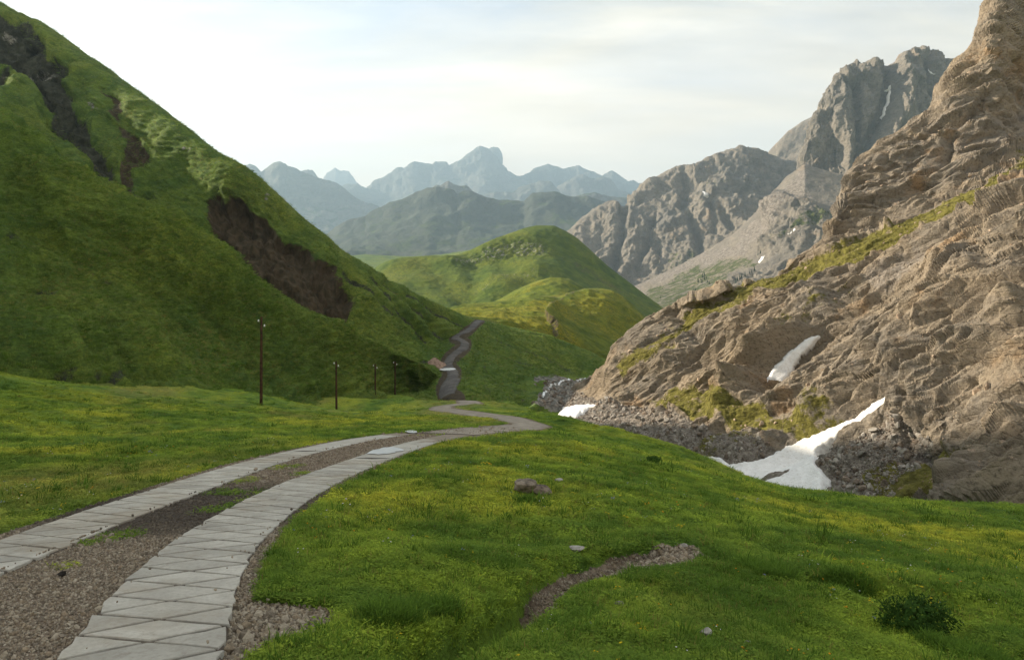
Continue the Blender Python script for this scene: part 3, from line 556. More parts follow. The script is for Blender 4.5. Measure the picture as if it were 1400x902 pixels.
# ------------------------------------------------------------------ the rock slope on the right
MAT_ROCK = mat_rock('dolomite slope', 1.0, 0.16, axis=(0.0, 0.6, 0.35))
def rock_slope():
    crest = [(726,534,138),(760,529,140),(800,520,134),(820,508,126),(835,490,123),(865,465,121),(920,430,117),(980,407,112),(1020,395,112),(1050,385,112),(1080,365,112),(1100,347,113),(1132,324,114),(1138,308,114),(1149,275,120),(1158,244,126),(1180,222,128),(1207,197,130),(1247,173,134),(1271,155,136),(1287,124,139),(1300,102,140),(1331,67,143),(1341,48,144),(1344,28,145),(1353,7,147),(1365,-12,150),(1400,-45,167),(1500,-100,190),(1700,-170,225)]
    lt = [(726,537,136),(800,524,132),(835,497,117),(920,437,114),(1000,408,110.5),(1080,371,110),(1132,337,108),(1160,321,108),(1200,305,108),(1260,283,107),(1320,255,105),(1400,205,111),(1700,60,160)]
    lb = [(726,540,133),(800,528,130),(835,505,113),(920,446,112),(1000,420,107),(1060,398,104),(1100,375,105.7),(1140,355,102),(1200,335,99),(1320,285,95),(1400,262,89),(1700,120,110)]
    mid = [(726,543,130),(800,533,126),(835,515,111),(870,494,109.5),(920,470,107),(1000,445,102),(1100,420,96.8),(1200,400,87),(1320,370,78.4),(1400,340,74),(1700,200,83)]
    low = [(726,547,124),(800,541,118),(835,535,108),(870,530,105.5),(920,510,100),(1000,510,92.7),(1100,510,84),(1200,500,75),(1320,490,66),(1400,470,61),(1700,400,58)]
    foot = [(726,552,116),(800,552,111),(835,556,104),(870,556,102),(930,563,91),(1000,575,84),(1100,590,75),(1200,602,66),(1320,628,56),(1400,638,50),(1700,640,43)]
    bot = [(726,558,108),(760,562,106),(800,570,104),(870,598,92),(930,634,78),(1000,656,71),(1100,676,65),(1200,688,57),(1320,702,49),(1400,710,44),(1700,760,36)]
    back = [(k, tuple(np.array(P(k, y, d)) + (22, 50, -26 - max(0, (500 - y)) * 0.02))) for k, y, d in crest]
    b0 = [(k, tuple(np.array(P(k, y, d)) + (4, 9, -1.0))) for k, y, d in crest]
    sunk = [(k, tuple(np.array(P(k, y, d * 0.93)) + (0, 0, -4))) for k, y, d in bot]
    keys = np.concatenate([np.linspace(726, 1420, 600), np.linspace(1420, 1700, 50)[1:]])
    G = loft([back, b0, crest, lt, lb, mid, low, foot, bot, sunk], 0, 670, [0, 0.12, 0.25, 2.05, 2.5, 3.4, 4.5, 5.5, 6.35, 6.5], keys); n = face_up(G); px, py = proj(G)
    v = np.linspace(0, 6.5, G.shape[0])[:, None] * np.ones(G.shape[:2])
    # strata ribs climb to the right and away
    a = np.array(P(1300, 350, 80)) - np.array(P(1080, 500, 86)); a /= np.linalg.norm(a); nn = n[300:520, 200:600].mean((0, 1)); nn /= np.linalg.norm(nn)
    nn = nn - a * (a @ nn); nn /= np.linalg.norm(nn); b = np.cross(nn, a); Q = np.stack([G @ a, G @ b, G @ nn], -1)
    Q = Q + 0.9 * np.stack([fbm(G / 9 + s, 2) for s in (1, 21, 41)], -1)
    wall = sstep(2.15, 1.75, v) * sstep(1120, 1165, px)
    grass = np.zeros(px.shape)
    jx = px + 14 * fbm(np.stack([px / 40, py / 40, px * 0], -1), 3); jy = py + 10 * fbm(np.stack([px / 40, py / 40, px * 0 + 9], -1), 3)
    for poly, g in [([(1140,346),(1200,318),(1270,290),(1340,254),(1400,212),(1500,150),(1500,215),(1400,258),(1340,292),(1270,320),(1200,350),(1140,380),(1060,400),(1010,416),(985,408),(1080,368)], 0.8),
                    ([(840,500),(900,455),(960,420),(1040,398),(1040,412),(960,445),(900,480),(850,518)], 0.72), ([(885,545),(930,525),(1000,545),(1060,560),(1130,580),(1130,600),(1040,585),(960,575),(900,560)], 0.72),
                    ([(860,470),(930,470),(960,460),(900,500),(850,515)], 0.6), ([(1200,640),(1330,620),(1335,660),(1240,690),(1170,670)], 0.8), ([(1040,470),(1160,390),(1180,400),(1080,470)], 0.42), ([(970,560),(1140,550),(1150,590),(1000,585)], 0.55), ([(940,600),(1010,580),(1050,600),(960,625)], 0.5)]:
        grass = np.maximum(grass, g * polymask(jx, jy, poly, 8))
    scree = polymask(jx, jy, [(715,520),(800,535),(850,553),(900,560),(960,582),(1040,598),(1110,612),(1160,610),(1230,590),(1290,610),(1230,660),(1180,700),(700,700)], 9)
    scree0 = scree; scree = np.maximum(scree, 0.55 * polymask(jx, jy, [(1160,380),(1240,340),(1300,325),(1260,360),(1190,395)], 8))
    smooth = np.clip(np.maximum(scree * 0.8, sstep(0.3, 0.6, grass) * 0.8), 0, 1)
    rib1 = ridged(Q / np.array([70, 9, 40]) + 2.3, 2); rib2 = ridged(Q / np.array([26, 3.6, 14]) + 8.1, 3); rib3 = ridged(Q / np.array([8, 1.4, 5]) + 3.7, 3)
    fa = facet(Q / np.array([20, 4.6, 8.0]), 3); fb = facet(Q / np.array([7.0, 1.9, 3.0]), 31); fc = facet(Q / np.array([1.9, 0.75, 1.1]), 57)
    wv1 = Q[..., 1] / 5.6 + 0.55 * fbm(Q / np.array([30, 12, 12]) + 4, 3); wv2 = Q[..., 1] / 1.7 + 0.6 * fbm(Q / np.array([9, 4, 4]) + 14, 3)
    def saw(t): u = t % 1.0; return np.where(u < 0.74, u / 0.74, (1 - u) / 0.26) - 0.5
    strata = (1 - 0.75 * wall) * 1.5 * saw(wv1) * (0.45 + 0.55 * sstep(-0.3, 0.4, fbm(G / 18 + 2, 2))) + (1 - 0.8 * wall) * 0.55 * saw(wv2) * sstep(-0.35, 0.25, fbm(G / 7 + 5, 2))
    amp = 1 - 0.85 * smooth
    disp = amp * (1.9 * rib1 + 0.85 * rib2 + 0.15 * rib3 + 1.2 * strata + 0.95 * fa + 0.5 * fb + 0.24 * fc * (1 - wall) + 0.05 * fbm(G / 0.5, 2))
    disp = disp * (1 - 0.25 * wall)
    Wv = np.stack([Q[..., 0] / 12, Q[..., 1] / 3.2, Q[..., 2] / 8], -1); disp += wall * (0.8 * ridged(Wv, 3) + 0.5 * facet(Q / np.array([6, 2.0, 3.0]), 71))
    disp += smooth * (0.35 * fbm(G / 2.5, 3) + 0.14 * fbm(G / 0.6, 2))
    for line, wd, dp in [([(940,632),(1010,640),(1090,612),(1180,566),(1250,515),(1310,455),(1400,385),(1500,300)], 20, 3.6), ([(1045,522),(1085,486),(1120,460),(1200,405),(1260,375)], 16, 3.2),
                         ([(930,440),(960,470),(920,520)], 10, 0.9), ([(1180,560),(1300,470),(1390,420)], 9, -1.4), ([(985,560),(1080,455),(1130,420)], 14, -2.2), ([(1110,560),(1220,470),(1330,370)], 18, -1.8), ([(1240,590),(1300,520),(1400,440)], 14, -1.8),
                         ([(1285,640),(1240,610),(1260,560)], 6, 1.1), ([(1320,690),(1345,650),(1400,600)], 18, -1.6), ([(1150,335),(1250,296),(1345,250)], 6, 0.8), ([(1350,130),(1300,190),(1290,230)], 6, 1.3)]:
        d, s, t = linedist(px, py, line); disp -= dp * np.exp(-(d / wd) ** 2)
    cr = np.abs(v - 0.25); disp *= 0.2 + 0.8 * sstep(0, 0.5, cr); disp *= sstep(726, 960, px) * 0.75 + 0.25
    G2 = G + n * disp[..., None]; G2[..., 2] -= 6.0 * sstep(790, 732, px + 25 * fbm(np.stack([py / 14, px / 40, px * 0], -1), 3))
    terrain('rock_slope', G2, MAT_ROCK, {'grass': grass, 'scree': scree}, 'sunlit tan rock slope with ribs, ledges and scree at its foot', smooth=False)
    return G2, n, px, py, scree0
G_ROCK, N_ROCK, RPX, RPY, R_SCREE = rock_slope()

# ------------------------------------------------------------------ far mountains
def far_patch(name, label, crest, rows, back, nc, nr, pos, amps, mat, keep=0.12, gain=0.42, attrs=None):
    bk = [(k, y + back[0], d + back[1]) for k, y, d in crest]
    G = loft([bk, crest] + rows, nc, nr, pos, lin=True); n = face_up(G); px, py = proj(G); disp = np.zeros(px.shape)
    for kind, amp, s, o in amps:
        disp += gain * amp * (ridged if kind == 'r' else fbm)(G / np.array(s) + o, 4)
    v = np.linspace(pos[0], pos[-1], nr)[:, None] - pos[1]
    at = {'grass': NONE(G), 'scree': NONE(G), 'dirt': NONE(G), 'dark_tone': NONE(G), 'rock': NONE(G)}
    if attrs: disp = attrs(at, px, py, G, disp)
    disp = disp * (keep + (1 - keep) * sstep(0, 0.3, np.abs(v)))
    G2 = G + n * disp[..., None]
    cj = np.exp(-(v / 0.12) ** 2) * G[..., 1] / 1000.0 * (1.3 * fbm(np.stack([px / 13, px * 0, px * 0], -1), 5, 2.1, 0.62) + 0.5 * ridged(np.stack([px / 7, px * 0, px * 0 + 3], -1), 3)); G2[..., 2] += cj
    use = [k for k in ('grass', 'scree', 'dirt', 'dark_tone', 'rock')]
    return terrain(name, G2, mat, {k: at[k] for k in use}, label), G2
MAT_CLIFF = mat_rock('grey cliff', 0.10, 3.0, tan=(0.21, 0.185, 0.15), grey=(0.16, 0.148, 0.13), warm=(0.26, 0.20, 0.14), dark=(0.085, 0.078, 0.07), grass=(0.078, 0.092, 0.03))
MAT_FAR = mat_rock('far rock', 0.02, 12.0, tan=(0.13, 0.125, 0.11), grey=(0.085, 0.09, 0.075), warm=(0.10, 0.10, 0.07), dark=(0.05, 0.055, 0.045), grass=(0.035, 0.055, 0.016), green_auto=0.5)
MAT_MID = mat_rock('wooded mountain', 0.02, 5.0, tan=(0.05, 0.055, 0.04), grey=(0.032, 0.042, 0.03), warm=(0.045, 0.055, 0.03), dark=(0.02, 0.028, 0.02), grass=(0.042, 0.06, 0.016), green_auto=0.45)
MAT_FARHILL = mat_hill('far pasture', 0.08, 0.5, 3.0, 0.9)
def ridge_attrs(at, px, py, G, disp):
    jy = py + 8 * fbm(np.stack([px / 30, py / 30, px * 0], -1), 3)
    at['grass'] = np.maximum(0.45 * polymask(px, jy, [(900,380),(920,345),(960,335),(1000,350),(940,390),(880,400)], 8), 0.32 * polymask(px, jy, [(980,215),(1040,215),(1060,240),(990,270),(960,290),(930,300),(920,285)], 14))
    for line, wd, dp in [([(853,276),(850,320),(838,360)], 6, 34), ([(893,300),(885,335),(870,365)], 5, 26), ([(935,226),(937,250),(930,280)], 4, 16), ([(942,290),(955,330),(960,355)], 6, 26), ([(965,265),(975,290),(978,320)], 4, 16), ([(985,285),(1000,310)], 5, 18), ([(897,330),(902,350)], 4, 20), ([(820,300),(815,340)], 5, 12)]:
        d, s, t = linedist(px, py, line); disp = disp - dp * np.exp(-(d / wd) ** 2)
    return disp + 8 * facet(G / np.array([60, 60, 170]), 4) + 4 * facet(G / np.array([22, 22, 50]), 8)
_r, G_RIDGE2 = far_patch('mountain', 'grey rounded rock ridge with vertical gullies left of tall tower',
    [(760,330,1950),(780,314,1950),(796,298,1960),(820,282,1980),(835,277,1990),(846,277,1990),(852,281,1990),(868,264,2000),(897,242,2020),(913,233,2030),(934,226,2040),(950,227,2045),(966,216,2055),(993,207,2060),(1014,204,2060),(1033,207,2055),(1049,213,2050),(1070,219,2050),(1110,228,2050),(1150,240,2050)],
    [[(760,350,1840),(820,310,1850),(868,290,1870),(913,265,1880),(966,245,1890),(1014,235,1890),(1070,245,1890),(1150,265,1890)],
     [(760,375,1760),(820,350,1760),(868,340,1760),(913,325,1760),(966,310,1760),(1014,295,1760),(1070,285,1760),(1150,290,1760)],
     [(760,400,1680),(820,385,1680),(868,380,1670),(913,372,1660),(966,352,1650),(1014,325,1640),(1070,310,1640),(1150,310,1640)],
     [(760,450,1560),(868,430,1550),(966,420,1530),(1070,380,1530),(1150,360,1530)]], (45, 260), 330, 190, [0, 0.35, 1.0, 2.2, 3.0, 3.5],
    [('r', 20, (130, 130, 420), 1), ('r', 11, (55, 55, 150), 7), ('r', 4.5, (18, 18, 40), 3), ('f', 12, (160, 160, 160), 2)], MAT_CLIFF, gain=0.6, attrs=ridge_attrs)
far_patch('mountain', 'dark sloping cliff shoulder showing between rounded ridge and tower',
    [(1020,232,2350),(1049,211,2350),(1064,195,2350),(1078,180,2350),(1097,167,2350),(1114,159,2350),(1150,140,2350),(1200,130,2350)],
    [[(1020,250,2260),(1064,225,2250),(1114,200,2240),(1200,180,2240)], [(1020,290,2150),(1114,270,2120),(1200,260,2120)]], (40, 250), 130, 110, [0, 0.4, 1.2, 2],
    [('r', 12, (90, 90, 200), 1), ('r', 6, (35, 35, 80), 4)], MAT_CLIFF)
def tower_attrs(at, px, py, G, disp):
    for line, wd, dp in [([(1214,88),(1218,120),(1207,160),(1190,190),(1180,215)], 8, 42), ([(1170,120),(1176,170),(1172,230)], 7, 26), ([(1272,72),(1270,100),(1284,130)], 5, 22), ([(1235,90),(1240,140),(1215,190)], 11, -26), ([(1128,150),(1140,200),(1142,250)], 8, 12), ([(1150,110),(1158,180),(1160,240)], 9, -14)]:
        d, s, t = linedist(px, py, line); disp = disp - dp * np.exp(-(d / wd) ** 2)
    return disp + 9 * facet(G / np.array([40, 40, 130]), 4) + 4 * facet(G / np.array([14, 14, 36]), 8)
_t, G_TOWER = far_patch('mountain', 'tall craggy rock tower with flat shoulder above the valley',
    [(1094,262,1420),(1100,232,1430),(1105,199,1440),(1113,172,1450),(1118,151,1455),(1132,122,1465),(1141,111,1470),(1145,103,1475),(1164,93,1480),(1180,87,1485),(1195,85,1490),(1211,88,1490),(1225,84,1490),(1246,74,1495),(1262,67,1500),(1275,70,1500),(1286,75,1500),(1294,90,1495),(1302,108,1490),(1320,160,1480),(1350,230,1460)],
    [[(1094,268,1400),(1105,225,1410),(1118,190,1415),(1145,150,1420),(1180,135,1425),(1225,130,1430),(1262,120,1430),(1302,150,1420),(1350,250,1400)],
     [(1094,285,1380),(1118,262,1375),(1145,240,1370),(1180,225,1370),(1225,220,1370),(1262,220,1370),(1302,230,1370),(1350,280,1370)],
     [(1094,330,1310),(1145,320,1300),(1225,310,1290),(1302,310,1290),(1350,320,1290)]], (60, 200), 300, 240, [0, 0.35, 1.3, 2.5, 3.0],
    [('r', 13, (70, 70, 330), 3), ('r', 8, (28, 28, 110), 7), ('r', 3.0, (10, 10, 26), 5), ('f', 7, (90, 90, 60), 2)], MAT_CLIFF, keep=0.10, gain=0.95, attrs=tower_attrs)
def talus_attrs(at, px, py, G, disp):
    jx = px + 12 * fbm(np.stack([px / 30, py / 30, px * 0], -1), 3); jy = py + 9 * fbm(np.stack([px / 30, py / 30, px * 0 + 9], -1), 3)
    at['grass'] = np.maximum.reduce([0.58 * polymask(jx, jy, [(870,425),(880,400),(920,378),(980,352),(1030,345),(1045,360),(1000,385),(960,410),(930,440)], 8), 0.6 * polymask(jx, jy, [(1090,310),(1130,285),(1165,270),(1150,295),(1110,325),(1060,340)], 6)])
    at['scree'] = np.maximum(polymask(jx, jy, [(860,392),(920,366),(990,338),(1040,300),(1100,230),(1110,270),(1060,310),(1010,345),(930,375),(870,400)], 8), 0.0)
    cl = polymask(jx, jy, [(1048,345),(1050,285),(1060,262),(1090,275),(1130,300),(1145,330),(1100,345)], 8); cl2 = polymask(jx, jy, [(930,425),(1000,385),(1070,360),(1120,350),(1100,400),(980,430)], 8)
    disp = disp * (0.35 + 0.65 * np.maximum(cl, cl2)) + cl * 14 + (cl + 0.7 * cl2) * 9 * ridged(G / np.array([24, 24, 90]), 4)
    return disp
_k, G_TALUS = far_patch('mountain', 'talus and green lower slope below the rock tower',
    [(840,402,1450),(870,390,1450),(900,377,1445),(950,352,1440),(1000,322,1430),(1040,285,1415),(1075,243,1405),(1100,226,1400),(1130,235,1395),(1170,245,1390),(1230,250,1380)],
    [[(840,420,1250),(870,410,1250),(950,380,1240),(1000,352,1230),(1040,325,1220),(1075,290,1210),(1100,278,1205),(1170,280,1200),(1230,285,1200)],
     [(840,450,1050),(900,420,1060),(950,405,1060),(1000,385,1060),(1040,370,1060),(1100,345,1060),(1170,330,1060),(1230,325,1060)],
     [(840,480,900),(900,460,900),(1000,430,900),(1100,400,900),(1230,370,900)]], (30, 120), 310, 190, [0, 0.3, 1.2, 2.3, 3.0],
    [('r', 9, (80, 80, 120), 3), ('r', 4, (25, 25, 40), 7), ('f', 1.6, (8, 8, 12), 2)], MAT_CLIFF, attrs=talus_attrs)
def hazy(name, label, crest, dep, foot, nc, nr, amps, mat=None, back=(30, 1.18)):
    d0 = crest[len(crest) // 2][2]; ys = [c[1] for c in crest]
    rows = [[(k, y + (foot - y) * 0.33, d - dep * 0.25) for k, y, d in crest], [(k, y + (foot - y) * 0.68, d - dep * 0.6) for k, y, d in crest], [(k, foot + 6, d - dep) for k, y, d in crest], [(k, foot + 60, d - dep * 1.15) for k, y, d in crest]]
    return far_patch(name, label, crest, rows, (back[0], d0 * 0.12), nc, nr, [0, 0.35, 1.1, 2.0, 2.8, 3.1], amps, mat or MAT_FAR, keep=0.06)
def cr(pts, d): return [(x, y, d) for x, y in pts]
hazy('mountain', 'dark blue-green middle mountain with a long sloping crest', cr([(395,372),(420,350),(440,330),(448,321),(460,312),(477,305),(501,297),(509,290),(526,283),(548,275),(567,265),(585,258),(597,259),(608,262),(616,262),(625,268),(634,262),(642,262),(654,268),(664,272),(679,274),(696,274),(716,276),(722,271),(729,265),(741,264),(761,265),(782,270),(806,272),(829,278),(860,290),(900,310)], 3600), 1300, 362, 300, 100,
     [('r', 60, (420, 700, 420), 2), ('r', 22, (150, 220, 150), 5)], MAT_MID)
hazy('mountain', 'small pointed crag behind the middle mountain', cr([(570,275),(590,258),(597,253),(602,254),(607,251),(613,248),(621,253),(629,255),(637,254),(645,261),(656,268),(670,280)], 4300), 700, 330, 130, 70, [('r', 30, (200, 300, 200), 2), ('r', 16, (70, 90, 70), 5)])
hazy('mountain', 'low green back ridge right of the middle mountain', cr([(750,280),(786,269),(799,265),(814,264),(836,269),(859,271),(900,280)], 4500), 700, 330, 120, 60, [('r', 25, (300, 300, 200), 2)])
hazy('mountain', 'hazy blue mountain with jagged top behind the left ridge', cr([(300,240),(330,228),(341,226),(349,229),(357,236),(366,230),(375,224),(383,223),(391,229),(398,230),(404,231),(413,236),(425,240),(441,246),(451,250),(469,261),(490,274),(516,284),(545,300)], 6200), 2200, 372, 280, 120, [('r', 120, (700, 900, 700), 2), ('r', 50, (260, 300, 260), 5), ('r', 18, (90, 90, 90), 1)])
hazy('mountain', 'pale hazy knob behind the left blue mountain', cr([(395,250),(407,237),(414,234),(421,232),(428,234),(436,244),(446,256)], 7200), 900, 330, 70, 50, [('r', 60, (400, 500, 400), 2)])
hazy('mountain', 'very faint flat-topped peak on the horizon', cr([(425,262),(441,246),(447,236),(458,230),(464,233),(469,234),(477,235),(487,249),(500,262)], 11500), 1500, 320, 80, 50, [('r', 90, (700, 800, 700), 2)])
hazy('mountain', 'pale low saddle ridge between two hazy peaks', cr([(440,272),(455,262),(464,256),(475,252),(488,252),(499,257),(507,258),(530,265)], 8600), 1200, 330, 90, 60, [('r', 70, (500, 600, 500), 2)])
hazy('mountain', 'highest hazy blue peak on the skyline', cr([(478,276),(495,266),(507,258),(522,248),(537,239),(546,233),(552,234),(566,223),(582,225),(591,225),(595,222),(606,221),(611,223),(614,227),(628,220),(643,211),(652,204),(657,202),(664,204),(672,211),(680,222),(690,234),(705,243),(720,250),(740,258)], 9000), 2600, 340, 330, 130, [('r', 170, (900, 1100, 900), 2), ('r', 70, (330, 380, 330), 5), ('r', 24, (110, 110, 110), 1)])
hazy('mountain', 'pale snow-capped horn with sheer right side on the skyline', cr([(640,225),(655,212),(666,204),(674,201),(682,202),(685,207),(687,225),(694,234),(705,241),(720,252)], 9700), 900, 320, 120, 60, [('r', 70, (500, 600, 500), 2)])
hazy('mountain', 'hazy serrated range right of the highest peak', cr([(690,252),(705,242),(718,241),(733,233),(749,226),(759,229),(771,231),(780,229),(791,227),(801,232),(823,240),(837,235),(849,242),(857,249),(866,247),(873,251),(889,249),(920,250),(960,255)], 9300), 2000, 330, 250, 100, [('r', 130, (800, 900, 800), 2), ('r', 60, (280, 320, 280), 5), ('r', 20, (100, 100, 100), 1)])
hazy('mountain', 'low blue step-shaped ridge before the hazy range', cr([(640,276),(658,268),(675,263),(690,264),(701,264),(711,256),(731,251),(737,248),(752,248),(759,256),(768,266),(790,276)], 6800), 1000, 320, 150, 70, [('r', 60, (400, 500, 400), 2), ('r', 25, (130, 150, 130), 5)])
hazy('mountain', 'blue double-domed ridge before the hazy range', cr([(750,268),(765,254),(782,245),(797,239),(812,246),(825,242),(836,247),(846,259),(870,268),(900,275)], 7600), 1200, 320, 150, 70, [('r', 80, (450, 550, 450), 2), ('r', 30, (150, 170, 150), 5)])
far_patch('plateau', 'pale hazy pasture plateau behind the knoll', [(330,362,1900),(400,357,1900),(450,352,1900),(500,349,1900),(530,351,1900),(560,352,1900),(600,349,1900),(640,343,1900),(680,340,1900),(760,335,1900)],
    [[(330,372,1500),(500,362,1500),(600,358,1500),(760,352,1500)], [(330,400,1100),(500,395,1100),(760,390,1100)]], (10, 500), 200, 80, [0, 0.5, 1.5, 2.3], [('f', 8, (160, 160, 160), 1), ('r', 3, (60, 60, 60), 4)], mat_hill('plateau pasture', 0.12, 1.0, 1.5, 1.3))

# ------------------------------------------------------------------ the track of two concrete strips
def frame_curve(c):
    c = np.array(c, float); s = np.concatenate([[0], np.cumsum(np.hypot(*np.diff(c, axis=0).T))]); L = s[-1]
    def at(q):
        p = pchip(s, c, np.atleast_1d(q)); e = 0.05; t = pchip(s, c, np.atleast_1d(np.minimum(q + e, L))) - pchip(s, c, np.atleast_1d(np.maximum(q - e, 0)))
        t /= np.linalg.norm(t, axis=1, keepdims=True); return p, t
    return at, L
MAT_CONC = NT('scored concrete')
def _conc(s):
    c = s.mix(s.rng(s.noise(2.2, 5, 0.65), 0.35, 0.65), (0.44, 0.42, 0.38), (0.56, 0.54, 0.49))
    c = s.mix(s.rng(s.noise(26, 5, 0.75), 0.40, 0.70, 0, 0.40), c, (0.27, 0.245, 0.21))
    c = s.mix(s.rng(s.noise(0.45, 5, 0.7), 0.48, 0.66, 0, 0.5), c, (0.35, 0.295, 0.225)); c = s.mix(s.rng(s.noise(5.5, 6, 0.8), 0.54, 0.72, 0, 0.55), c, (0.24, 0.20, 0.155)); c = s.mix(s.rng(s.noise(1.6, 5, 0.75, vec=s.pos((1, 0.3, 1))), 0.55, 0.72, 0, 0.4), c, (0.20, 0.18, 0.155))
    oi = s.n('ShaderNodeObjectInfo'); c = s.mix(1.0, c, s.mix(oi.outputs['Random'], (0.80, 0.79, 0.77), (1.06, 1.05, 1.03)), 'MULTIPLY')
    c = s.mix(s.rng(s.attr('groove'), 0.3, 0.8), c, (0.13, 0.11, 0.09)); c = s.mix(s.rng(s.math('ADD', s.attr('dirt'), s.math('MULTIPLY', s.math('SUBTRACT', s.noise(0.8, 4, 0.7), 0.5), 1.4)), 0.45, 0.62, 0, 0.9), c, s.mix(s.noise(12, 4, 0.7), (0.15, 0.12, 0.09), (0.34, 0.28, 0.215)))
    return s.done(c, s.bump(s.noise(70, 5, 0.8), 0.006), 0.85)
MAT_CONC = _conc(MAT_CONC)
MAT_BED = mat_simple('joint dirt', (0.075, 0.062, 0.05), (0.16, 0.132, 0.105), 14, 0.01)
def make_strip(label, curve, half, top, far_s, start, seed):
    at, L = frame_curve(curve); rg = np.random.default_rng(seed)
    def pt(s, t, dz=0.0):
        p, tg = at(s); n = np.array([tg[0, 1], -tg[0, 0]]); q = p[0] + n * t * half
        return (q[0], q[1], float(smooth_ground(q[0], q[1])) + dz)
    # bed: a low kerb-like plinth that shows in the joints
    ss = np.arange(start, L, 0.18); p, tg = at(ss); n = np.stack([tg[:, 1], -tg[:, 0]], 1); R = []
    for t, dz in [(-1.03, -0.06), (-0.985, top - 0.016), (0, top - 0.014), (0.985, top - 0.016), (1.03, -0.06)]:
        wob = 0.02 * perlin(np.stack([ss * 2.3, ss * 0 + t * 9, ss * 0 + seed], 1)); q = p + n * ((t * half + np.sign(t) * wob)[:, None]); R.append(np.column_stack([q, smooth_ground(q[:, 0], q[:, 1]) + dz]))
    G = np.stack(R, 1); bed = mesh_obj('concrete_track', G.reshape(-1, 3), gridfaces(*G.shape[:2]), MAT_BED, attrs={'groove': np.zeros(G.shape[0] * 5)})
    tag(bed, label, kind='structure')
    def piece(corners, outer):
        poly = []
        for k in range(len(corners)):
            a, b = np.array(corners[k]), np.array(corners[(k + 1) % len(corners)]); poly.append(a)
            for u in (0.5,) if len(corners) == 4 else (0.33, 0.66): poly.append(a + (b - a) * u)
        c = np.mean(poly, 0); P3 = []; lift = rg.normal(0, 0.0012); tilt = rg.normal(0, 0.002, 2)
        for q in poly:
            s_, t_ = q; j = 0.004
            if outer and abs(t_) > 0.985: t_ = t_ + rg.normal(0, 0.022)
            x, y, z = pt(s_ + rg.normal(0, j), t_ + rg.normal(0, j / half)); P3.append((x, y, z + top + lift + tilt[0] * (s_ - c[0]) + tilt[1] * (t_ - c[1]) * half))
        P3 = np.array(P3); cc = P3.mean(0); m = len(P3)
        inn = cc + (P3 - cc) * 0.955; rim = cc + (P3 - cc) * (0.985 - 0.03 * rg.uniform(size=(m, 1)) ** 3); rim[:, 2] -= 0.008; low = rim.copy(); low[:, 2] -= 0.06
        V = np.vstack([inn, rim, low]) - cc; F = [list(range(m))]
        for k in range(m):
            k2 = (k + 1) % m; F += [[k + m, k2 + m, k2, k], [k + 2 * m, k2 + 2 * m, k2 + m, k + m]]
        o = mesh_obj('slab', V, F, MAT_CONC, bed, smooth=False); o.location = cc
    g = 0.018; step = 0.48; i0 = int(start / step) + 1; k = i0
    while (k + 1) * step < far_s:
        s0 = k * step; sm = s0 + step / 2; s1 = s0 + step; gt = g / half * 0.9
        piece([(s0 + g, 0), (sm, 1 - gt * 2.2), (s1 - g, 0), (sm, -1 + gt * 2.2)], False)
        for sg in (-1, 1):
            piece([(sm + g, sg), (s1, sg * gt * 2.2), (s1 + step / 2 - g, sg)][::sg], True)
        k += 1
    # beyond, where the joints can no longer be told apart, one long strip
    s_a = k * step + step / 2 + 0.01; ss = np.arange(s_a, L, 0.06); tt = np.array([-1.02, -1, -0.75, -0.5, -0.25, 0, 0.25, 0.5, 0.75, 1, 1.02]); p, tg = at(ss); n = np.stack([tg[:, 1], -tg[:, 0]], 1)
    rows, gr = [], []
    for t in tt:
        e = 0.03 * perlin(np.stack([ss * 1.7, ss * 0 + t * 5, ss * 0 + 3.3], 1)) if abs(t) >= 1 else 0 * ss
        q = p + n * ((t * half + np.sign(t) * e)[:, None]); z = smooth_ground(q[:, 0], q[:, 1]) + (top if abs(t) <= 1 else -0.05)
        ph1 = np.abs(((ss / step + t / 2) % 1) - 0.5); ph2 = np.abs(((ss / step - t / 2) % 1) - 0.5); grv = sstep(0.44, 0.5, np.maximum(ph1, ph2)) * 0.55
        rows.append(np.column_stack([q, z - 0.006 * grv])); gr.append(grv)
    G = np.stack(rows, 1)
    mesh_obj('strip', G.reshape(-1, 3), gridfaces(*G.shape[:2]), MAT_CONC, bed, attrs={'groove': np.stack(gr, 1).ravel(), 'dirt': np.repeat(sstep(s_a, s_a + 9, ss) * 0.75, len(tt))})
    return bed
make_strip('pale concrete wheel strip of the track, on the hillside edge', C_L, 0.46, 0.024, 15.5, 1.0, 4)
make_strip('pale concrete wheel strip of the track, on the boulder meadow edge', C_R, 0.47, 0.024, 16.5, 1.0, 9)

def ribbon(name, pts, half, mat, label, zf, dz=0.06, seed=0.0):
    c, L = densify(pts, 0.5); c = smooth_curve(c, 5); t = np.gradient(c, axis=0); t /= np.linalg.norm(t, axis=1, keepdims=True) + 1e-9; n = np.stack([t[:, 1], -t[:, 0]], 1)
    R = []; ss = np.arange(len(c)) * 0.5
    for u in (-1.12, -1, -0.5, 0, 0.5, 1, 1.12):
        wob = 0.16 * half * perlin(np.stack([ss * 0.45, ss * 0 + u * 3, ss * 0 + seed], 1)) * (abs(u) >= 1)
        q = c + n * ((u * half + np.sign(u) * wob)[:, None]); z = np.array([zf(a, b) for a, b in q]) + (dz if abs(u) <= 1 else -0.35); R.append(np.column_stack([q, z]))
    G = np.stack(R, 1); k = np.ones(5) / 5
    o = mesh_obj(name, G.reshape(-1, 3), gridfaces(*G.shape[:2]), mat); tag(o, label, kind='structure'); return G
MAT_PALE = mat_simple('pale road', (0.24, 0.205, 0.165), (0.36, 0.315, 0.26), 1.2, 0.01, bs=20)
MAT_ASPH = mat_simple('dark road', (0.075, 0.070, 0.066), (0.135, 0.125, 0.115), 0.35, 0.01, bs=12)
ribbon('road', ROAD2, 1.15, MAT_PALE, 'pale road bend reappearing below the brow', lambda a, b: float(smooth_ground(a, b)), 0.018)
